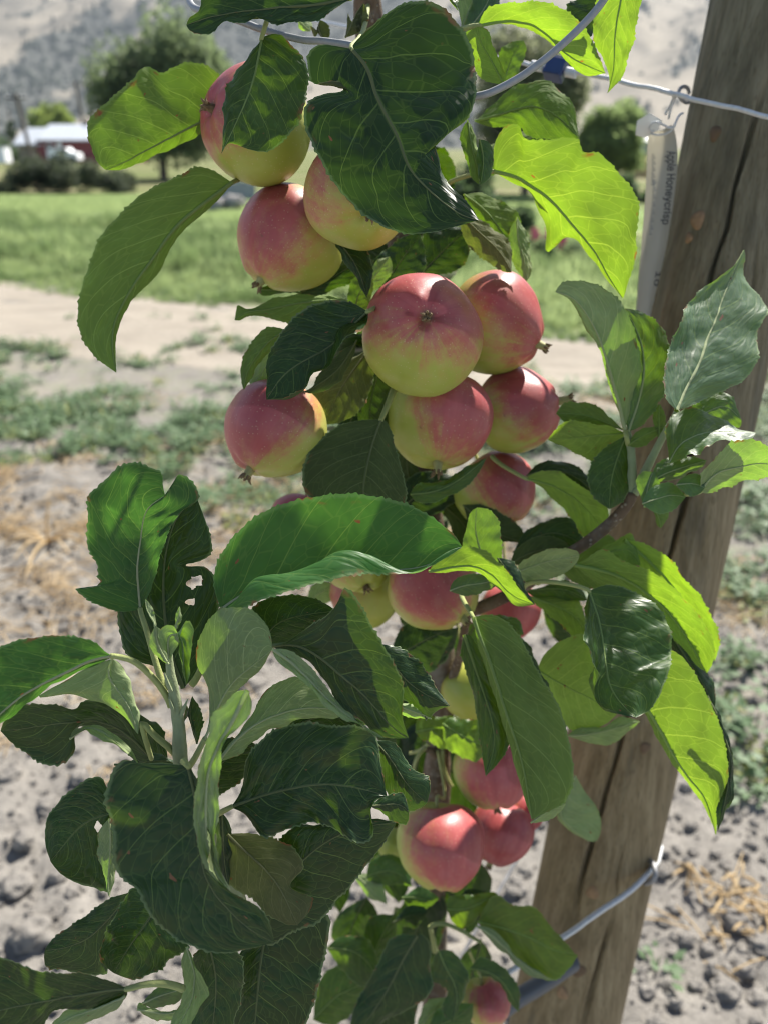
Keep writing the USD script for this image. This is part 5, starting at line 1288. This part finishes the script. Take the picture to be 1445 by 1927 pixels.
leaf('D', 54, (0, 0), 3, '1015,1125 1050,1118 1085,1130', '985,1118 1030,1135 1080,1160 1110,1205', '1010,1140 1060,1180 1095,1215', mat=BRIGHT)
leaf('U', 54, (0, 0), 3, '1010,1108 1050,1095 1085,1100', '985,1112 1030,1108 1070,1112 1105,1130', '1020,1128 1070,1132', mat=LEAF)
leaf('U', 50, (0, 0), 3, '1000,1225 1020,1270', '965,1185 995,1240 1025,1290 1048,1330', '960,1215 1000,1290', mat=DARK)
leaf('U', 55, (0, 0), 3, '945,1158 975,1168', '910,1160 945,1172 965,1180 985,1195', '930,1185 960,1195', mat=LEAF)
leaf('D', 52, (0, 0), 3, '1065,1040 1110,1015 1150,1010', '1050,1070 1100,1060 1150,1065 1200,1100', '1080,1095 1130,1110', mat=LEAF)
leaf('U', 58, (0, 0), 3, '745,1200 770,1170 830,1165 858,1185', '735,1240 780,1215 820,1195 862,1180', '790,1268 838,1242 856,1208', mat=DARK)
leaf('U', 59, (0, 0), 3, '784,1358 799,1345 830,1352 863,1352', '781,1378 815,1372 845,1378 880,1402', '806,1398 830,1406 860,1420', und=3, mat=BRIGHT)
leaf('U', 58, (0, 0), 3, '845,1352 880,1355 916,1360', '832,1362 870,1385 900,1400 930,1412', '840,1402 870,1426 912,1425', und=2.5, mat=BRIGHT)
# ---- bottom
leaf('U', 65, (0, -4), 3, '843,1692 862,1686 897,1684 930,1680', '840,1712 870,1712 900,1702 936,1684', '850,1733 868,1748 890,1737 912,1711', mat=BRIGHT)
leaf('U', 64, (4, -6), (-3, 3), '934,1686 967,1706 1005,1707 1031,1737 1052,1762 1082,1797', '898,1735 945,1748 1000,1768 1045,1790 1087,1798', '905,1745 938,1765 956,1792 994,1825 1035,1845 1070,1824', mat=BRIGHT)
leaf('D', 63.5, (0, 0), 2, '930,1752 960,1788 1000,1822', '895,1742 935,1770 975,1808 1040,1846', '920,1768 955,1802 1000,1838', mat=YOUNG, teeth=.3)
leaf('U', 63.5, (0, 0), 3, '904,1804 930,1812 956,1831 976,1868', '884,1824 915,1830 945,1850 976,1905', '911,1832 938,1850 956,1884', mat=LEAF)
leaf('U', 62, (2, -2), 3, '810,1822 818,1850 842,1862 832,1900', '825,1790 840,1825 858,1865 852,1924', '846,1790 868,1812 881,1842 870,1884', mat=LEAF)
leaf('U', 62, (0, -4), 3, '740,1765 717,1804 687,1860 665,1905', '785,1762 757,1810 725,1870 660,1965', '790,1758 808,1780 808,1823 814,1853 784,1890 735,1918', mat=DARK)
leaf('U', 66, (0, 0), 2, '745,1728 766,1706 796,1706', '735,1738 758,1728 780,1722 802,1720', '755,1742 780,1746', mat=DARK)
leaf('U', 66, (0, 0), 3, '640,1765 668,1763 695,1771', '615,1785 660,1790 690,1810 715,1850', '640,1820 670,1850 700,1860', mat=LEAF)
leaf('U', 67, (0, 0), 3, '615,1830 676,1823 700,1842', '590,1920 630,1880 665,1860 710,1845', '630,1930 665,1905', mat=LEAF)
leaf('U', 68, (0, 0), 3, '690,1740 715,1722 742,1722', '690,1835 705,1795 720,1760 745,1715', '710,1835 735,1800 745,1755', mat=LEAF)
leaf('D', 66, (0, 0), 3, '685,1645 708,1650 722,1672', '665,1645 690,1665 708,1685 728,1702', '680,1672 700,1692', mat=YOUNG, teeth=.3)
leaf('U', 66, (0, 0), 3, '700,1620 740,1610 762,1630', '690,1650 725,1640 750,1645 775,1670', '705,1668 740,1665', mat=LEAF)
leaf('U', 66, (0, 0), 3, '770,1680 790,1670', '755,1690 780,1690 800,1695 825,1690', '780,1712 810,1706', mat=LEAF)
leaf('U', 63, (0, 0), 3, '820,1905 850,1890', '800,1960 830,1930 860,1915 890,1890', '840,1960 880,1935', mat=LEAF)
leaf('D', 64, (0, 0), 3, '800,1890 820,1880', '780,1950 805,1915 825,1900 850,1880', '815,1945 840,1920', mat=YOUNG)
leaf('U', 68, (0, 0), 3, '860,1690 880,1675', '840,1680 870,1690 895,1690 915,1680', '865,1705 890,1702', mat=DARK)
leaf('D', 60, (0, 0), 3, '590,1100 610,1095', '575,1140 600,1118 615,1110 640,1100', '600,1140 625,1128', mat=YOUNG)
leaf('U', 66, (0, 0), 3, '1070,1180 1050,1160', '1090,1210 1060,1185 1040,1165 1020,1140', '1060,1215 1030,1180', mat=DARK)

for a_, m_, b_ in [('700,1290 690,1340 715,1400', '760,1280 740,1340 745,1400 770,1470', '800,1300 800,1370 795,1440'), ('760,1380 745,1440 760,1500', '810,1350 790,1420 780,1480 790,1545', '850,1380 840,1450 815,1520'),
                   ('840,1370 860,1410 900,1440', '800,1420 840,1440 870,1470 895,1530', '800,1470 830,1510 865,1535'), ('700,1560 690,1600 705,1650', '745,1540 725,1600 730,1650 750,1700', '775,1580 775,1640 765,1680'),
                   ('860,1640 830,1680 850,1720', '900,1620 880,1660 870,1710 880,1760', '925,1660 910,1710 895,1745'), ('640,1720 625,1760 640,1800', '690,1690 665,1740 655,1790 660,1840', '710,1720 700,1780 685,1820'),
                   ('770,1690 740,1740 745,1800', '820,1670 790,1730 775,1790 770,1860', '840,1710 825,1780 800,1830'), ('700,1850 690,1900 700,1950', '760,1820 735,1880 730,1940 740,2000', '790,1860 780,1920 770,1970'),
                   ('870,1800 860,1850 870,1900', '905,1770 890,1830 880,1880 885,1950', '925,1810 915,1870 905,1920'), ('740,960 720,1000 735,1040', '780,930 765,980 760,1030 775,1090', '810,960 805,1010 795,1060'),
                   ('850,1190 830,1240 845,1290', '895,1170 870,1230 865,1290 880,1350', '920,1210 905,1270 895,1320'), ('590,1560 580,1610 600,1660', '640,1540 615,1600 615,1660 640,1720', '670,1580 665,1640 655,1690')]:
    leaf('U', 72 if '1' in m_ else 60, (0, 6), 4, a_, m_, b_, mat=DARK, teeth=.7)
# ---- leaves inside the tree, behind the fruit, and on its upper part above the picture
from shapely.geometry import Polygon as SP, MultiPoint
INSIDE = SP([(590, 20), (860, 20), (880, 430), (880, 560), (900, 900), (880, 1040), (860, 1150), (800, 1300), (830, 1420), (850, 1560), (790, 1700), (850, 1950), (640, 1950), (690, 1820), (740, 1700), (740, 1560), (720, 1350), (730, 1200), (720, 1000), (590, 900), (590, 640), (650, 560), (610, 300)])
def spray_leaf(base, d, nrm, L_, wd, fold, curl, mat_, seed):
    d = d / np.linalg.norm(d); nrm = nrm - d * (nrm @ d); nrm /= np.linalg.norm(nrm); b_ = np.cross(d, nrm)
    t_ = np.array([0, .12, .3, .5, .72, .9, 1.0])
    def line(x): return base + d * (x * L_)[:, None] - nrm * (curl * L_ * x ** 2)[:, None]
    m_ = line(t_)
    wprof = np.array([0, .55, .95, 1.0, .72, .30, 0]) * wd * L_
    a_ = m_ + b_ * (wprof * math.cos(fold))[:, None] + nrm * (wprof * math.sin(fold))[:, None]
    c_ = m_ - b_ * (wprof * math.cos(fold))[:, None] + nrm * (wprof * math.sin(fold))[:, None]
    return [(c_, t_), (m_, t_), (a_, t_)]
trunk_line = smooth_path(np.array(tp), 200)
made, tries = 0, 0
while made < 84 and tries < 4000:
    tries += 1
    c_ = trunk_line[RT.integers(40, 199)]
    ang = RT.uniform(0, 6.28)
    dv = np.array([math.cos(ang), math.sin(ang), RT.uniform(-.5, .7)])
    base_ = c_ + dv * RT.uniform(.012, .05) + FWD * RT.uniform(.0, .05)
    rl = spray_leaf(base_, dv, np.array([RT.normal() * .5, RT.normal() * .5, 1]), RT.uniform(.05, .085), RT.uniform(.26, .33), RT.uniform(0, .5), RT.uniform(0, .4), None, 0)
    pp = to_px(np.vstack([q[0] for q in rl]))
    core = np.interp(pp[:, 1].mean(), [0, 640, 1250, 1927], [.50, .555, .64, .77])
    if not MultiPoint(pp[:, :2]).within(INSIDE) or pp[:, 2].min() < core - .005:
        continue
    made += 1
    build_leaf(rl, 1, None, DARK, seed=500 + made, rows=44, cols=5, petiole=(c_ + (base_ - c_) * .3)[None], teeth=.8)  # inner filler leaves, in the leaf colour that has shade put in
# unseen crown leaves, placed along sun rays to shade the fruit and front leaves
LIT = [px(*q) for q in [(640, 990, .362), (740, 1000, .362), (540, 1030, .362), (800, 1020, .36), (100, 1240, .335), (40, 1260, .33), (240, 960, .37), (200, 920, .37), (1150, 650, .47), (1330, 620, .455), (1190, 1200, .45), (1060, 350, .47), (1130, 330, .475), (1100, 270, .46), (1170, 450, .49), (1010, 300, .46), (1040, 50, .445), (1160, 60, .44), (300, 200, .455), (380, 180, .456), (400, 340, .45), (470, 265, .41), (950, 590, .50), (1000, 720, .53)]]
def blocks(c):
    return any(np.linalg.norm((c - o) - SUN * ((c - o) @ SUN)) < .042 for o in LIT)  # drops crown leaves that would shade points kept in sun
made, tries = 0, 0
SHADE = [((640, 120), .39), ((820, 200), .39), ((480, 200), .41), ((500, 60), .41), ((720, 340), .40), ((560, 420), .44), ((640, 30), .41), ((790, 60), .39), ((600, 320), .42), ((440, 180), .42), ((860, 120), .40), ((700, 200), .39), ((540, 240), .43), ((420, 330), .42), ((760, 400), .42), ((300, 430), .42), ((220, 250), .43), ((250, 560), .42), ((800, 600), .43)]
k = 0
while made < 74 and tries < 4000:
    (x, y), d = SHADE[RT.integers(0, len(SHADE))]
    tries += 1
    o = px(x + RT.uniform(-70, 70), y + RT.uniform(-70, 70), d)
    c_ = o + SUN * RT.uniform(.10, .34)
    q_ = to_px(c_[None])[0]
    axis = np.array(tp[0]) + (np.array(tp[0]) - np.array(tp[2])) * ((c_[2] - tp[0][2]) / (tp[0][2] - tp[2][2]))
    if np.linalg.norm((c_ - axis)[:2]) > .21:
        continue
    dv = (c_ - axis) * [1, 1, 0] + RT.normal(size=3) * [.04, .04, .05]; dv /= np.linalg.norm(dv)
    L_ = RT.uniform(.075, .105)
    rl = spray_leaf(c_ - dv * L_ * .5, dv, SUN * .9 + RT.normal(size=3) * .45, L_, RT.uniform(.28, .35), RT.uniform(0, .35), RT.uniform(0, .35), None, 0)
    pp = to_px(np.vstack([q[0] for q in rl]))
    if pp[:, 1].max() > -25 or blocks(c_):
        continue
    made += 1
    build_leaf(rl, 1, None, [LEAF, DARK, LEAF][made % 3], seed=700 + made, rows=40, cols=5, teeth=.8, petiole=np.array([axis * .25 + (c_ - dv * L_ * .5) * .75]))
# ------------------------------------------------------------------ apples, each a thing of its own
def apple(cx, cy, rp, d, axis, blush, amount, label, squash=.92, beak=0.0, green=False, stalk=None, conic=.05):
    """centre and radius in the photograph, distance, direction from stalk to calyx and of the red cheek (right, up, towards the camera)"""
    R0 = rp / F * d
    c = px(cx, cy, d)
    a = camdir(axis); b = camdir(blush)
    e1 = np.cross(a, [.3, .2, .9]); e1 /= np.linalg.norm(e1); e2 = np.cross(a, e1)
    seed = int(cx * 7 + cy)
    r = np.random.default_rng(seed)
    nphi, nth = 84, 96
    ph = np.linspace(0, np.pi, nphi); ph = ph * .85 + .15 * (ph - np.sin(2 * ph) / 2)
    th = np.arange(nth) * 2 * np.pi / nth
    PH, TH = np.meshgrid(ph, th, indexing='ij')
    rad = np.sin(PH) * (1 + .07 * np.cos(PH) - conic * (1 - np.cos(PH)) * .5)
    z = -np.cos(PH) * squash                                  # -1 stalk end .. +1 calyx end
    z = z + .26 * np.exp(-(np.sin(PH) / .26) ** 2) * (PH < np.pi / 2)
    rib = np.cos(5 * TH + r.uniform(0, 6))
    z = z - (.125 if not beak else .05) * np.exp(-(np.sin(PH) / .21) ** 2) * (PH > np.pi / 2) + .022 * rib * np.exp(-((np.sin(PH) - .36) / .16) ** 2) * (PH > np.pi / 2)
    lump = meshkit.fbm(np.stack([np.sin(PH) * np.cos(TH) * 1.1 + seed, np.sin(PH) * np.sin(TH) * 1.1, np.cos(PH) * 1.1], -1), 2, seed) - .5
    s = 1 + .15 * lump + .014 * np.cos(5 * TH + 1.3 + seed) * np.sin(PH) ** 2 * (PH / np.pi) + .02 * np.cos(2 * TH + seed)
    v = (rad * s * np.cos(TH))[..., None] * e1 + (rad * s * np.sin(TH))[..., None] * e2 + (z * s)[..., None] * a
    v = v.reshape(-1, 3)
    nrm = v / np.linalg.norm(v, axis=1)[:, None]
    n_ = meshkit.fbm(nrm * 1.7 + seed * .37, 4, seed + 2) - .5
    bl = np.clip(.5 + ((nrm @ b) - (1 - 2 * amount)) * .68 + n_ * .5, -.2, 1.08)
    f = []
    i, j = np.meshgrid(np.arange(nphi - 1), np.arange(nth), indexing='ij')
    q = np.stack([i * nth + j, i * nth + (j + 1) % nth, (i + 1) * nth + (j + 1) % nth, (i + 1) * nth + j], -1).reshape(-1, 4)
    f = np.vstack([q[:, [0, 1, 2]], q[:, [0, 2, 3]]])
    pv_ = c + v * R0
    w0 = pv_[f[:, 1]] - pv_[f[:, 0]]
    if (np.cross(w0, pv_[f[:, 2]] - pv_[f[:, 0]]) * (pv_[f].mean(1) - c)).sum() < 0:
        f = f[:, ::-1]
    t = thing('apple', label, 'apple', c)
    body = obj('fruit', (pv_, f), APPLE, t, smooth=True, prim={'blush': bl, 'axial': (PH / np.pi).ravel(), 'meridian': (np.abs(TH / np.pi - 1)).ravel()})
    # dried calyx: a short neck and five curled sepals
    top_ = c + a * R0 * (squash - (.10 if not beak else .05) * 1.0)
    g_ = CALYX_GREEN if beak else CALYX
    L0 = (.0028 if not beak else beak)
    rd = .0022 if not beak else .0026
    ms = [tube([top_ - a * .002, top_ + a * L0 * .5, top_ + a * L0], [rd * 1.2, rd, rd * .85], 10, 8)]
    cal = obj('calyx', ms[0], g_, t, smooth=True)
    for k in range(5):
        al = k * 2 * np.pi / 5 + r.uniform(-.25, .25)
        o = math.cos(al) * e1 + math.sin(al) * e2
        p0 = top_ + a * L0 * .8 + o * rd * .7
        out = r.uniform(.2, 1.0)
        p1 = p0 + a * .0022 + o * .0014 * out
        p2 = p1 + a * r.uniform(.0002, .002) + o * r.uniform(-.0004, .0022) + np.cross(o, a) * r.uniform(-.001, .001)
        obj('sepal', tube([p0, p1, p2], [.0011, .0009, .0002], 5, 7), CALYX, cal)
    st0 = c - a * R0 * (squash - .26)
    if stalk is None:
        st1 = c - a * (R0 * squash + .006) + np.array([0, .004, .006])
        st2 = st1 - a * .010 + np.array([0, .008, .010])
        pts = [st0, st1, st2]
    else:
        pts = [st0, st0 - a * R0 * .35] + [px(*q_) for q_ in stalk]
    obj('stalk', tube(np.array(pts), [.0013, .0011, .0014], 7, 14), STALK, t, smooth=True)
    return t

apple(478, 236, 113, .458, (-.72, .05, .62), (-.75, .45, .3), 0.34, 'large apple at the upper left with a violet red cheek and dark calyx facing left', .90)
apple(545, 452, 102, .49, (-.52, -.80, .12), (-.45, .2, .8), 0.28, 'apple with a dull red cheek hanging just below the large upper left apple', .93, beak=.006)
apple(676, 370, 103, .442, (.22, -.62, .75), (-.75, .1, .65), 0.1, 'yellow apple half hidden behind the biggest dark leaf', .93)
apple(794, 626, 117, .462, (.03, .05, .99), (.15, .95, .35), 0.54, 'round red and green apple in the centre with its calyx facing the viewer', .96)
apple(928, 612, 98, .525, (.86, -.42, .20), (.75, .45, .5), 0.4, 'pink red apple with a sunlit top tucked behind the central apple', .95, beak=.007)
apple(826, 794, 103, .505, (-.05, -.92, .35), (.75, .25, .6), 0.36, 'red cheeked apple directly below the central apple', .88, beak=.006)
apple(973, 773, 86, .547, (.93, .20, .20), (.45, .6, .6), 0.44, 'shiny pink apple at the right of the cluster with a long pale calyx', .93, beak=.0095)
apple(930, 926, 78, .575, (.45, -.85, .2), (.5, .3, .7), 0.32, 'apple with a lit stripe low on the right behind the yellow green leaf', .95, beak=.004)
apple(518, 809, 99, .478, (-.45, -.82, .30), (-.5, .5, .6), 0.45, 'dark red apple standing alone at the left with its calyx pointing down', .92, beak=.007)
apple(565, 985, 61, .58, (-.2, -.9, .2), (-.2, .9, .3), .7, 'dark red apple almost hidden behind the top of the big curled leaf')
apple(671, 1052, 70, .56, (.3, -.8, .5), (-.5, .4, .6), 0.2, 'small yellow pink apple peeping out under the middle of the big curled leaf')
apple(686, 1122, 67, .60, (-.1, -.9, .3), (-.8, .2, .5), 0.15, 'yellow green apple behind the spike of the folded dark leaf')
apple(818, 1103, 88, .55, (.62, -.72, .3), (-.1, .3, .95), 0.3, 'peach coloured apple hanging under the right end of the big curled leaf', .95, beak=.005)
apple(960, 1150, 58, .67, (.1, -.9, .2), (.4, .3, .8), 0.7, 'small pink apple behind the brown side branch')
apple(890, 1296, 63, .65, (.3, -.92, .15), (-.8, .2, -.6), .1, 'plain yellow green apple in shade beside the narrow folded leaf', .98)
apple(926, 1452, 73, .65, (.1, -.95, .2), (.5, .2, .8), 0.46, 'pink apple under the small bright curled leaf', .97)
apple(942, 1567, 60, .69, (-.35, -.92, .1), (.5, .3, .8), 0.8, 'deep red apple behind the lower right of the sunlit round apple', .98, beak=.005)
apple(828, 1590, 86, .625, (.05, -.97, .2), (.55, .25, .75), 0.4, 'round pink apple low in the tree with a pointed leaf shadow across it', .92, stalk=[(836, 1500, .66), (830, 1450, .665), (822, 1412, .665)])
apple(740, 1588, 34, .71, (0, -.9, .3), (.8, .1, -.5), .2, 'small pale apple showing behind the left side of the sunlit round apple')
apple(986, 1527, 40, .73, (.2, -.9, .2), (.6, .3, .7), 0.5, 'orange red apple showing only as a sliver behind the deep red apple')
apple(913, 1888, 48, .665, (.2, -.95, .1), (.5, .5, .7), 0.28, 'orange pink apple at the very bottom under the small folded leaves', .9, stalk=[(890, 1810, .665), (882, 1790, .66)])
for pts in ([(832, 1412, .665), (836, 1450, .668), (850, 1480, .672)], [(800, 1408, .655), (785, 1425, .65), (778, 1450, .65)], [(806, 1400, .655), (790, 1412, .66), (770, 1418, .665)]):
    obj('fruit_stalk', tube(np.array([px(*q) for q in pts]), [.0016, .0013], 7, 12), STALK, apple_tree, smooth=True)
# ------------------------------------------------------------------ the air
HAZE = usdkit.material(stage, '/World/Looks/air', {'v': ('principled_volume', {'color': (0.78, 0.88, 1.0), 'density': 0.00012, 'anisotropy': 0.2})}, [], volume='v.volume')
tag(obj('haze', box((-4300, -250, -45), (4300, 7400, 660)), HAZE), 'thin blue summer haze in the air before the mountainside', 'haze', None, 'stuff')
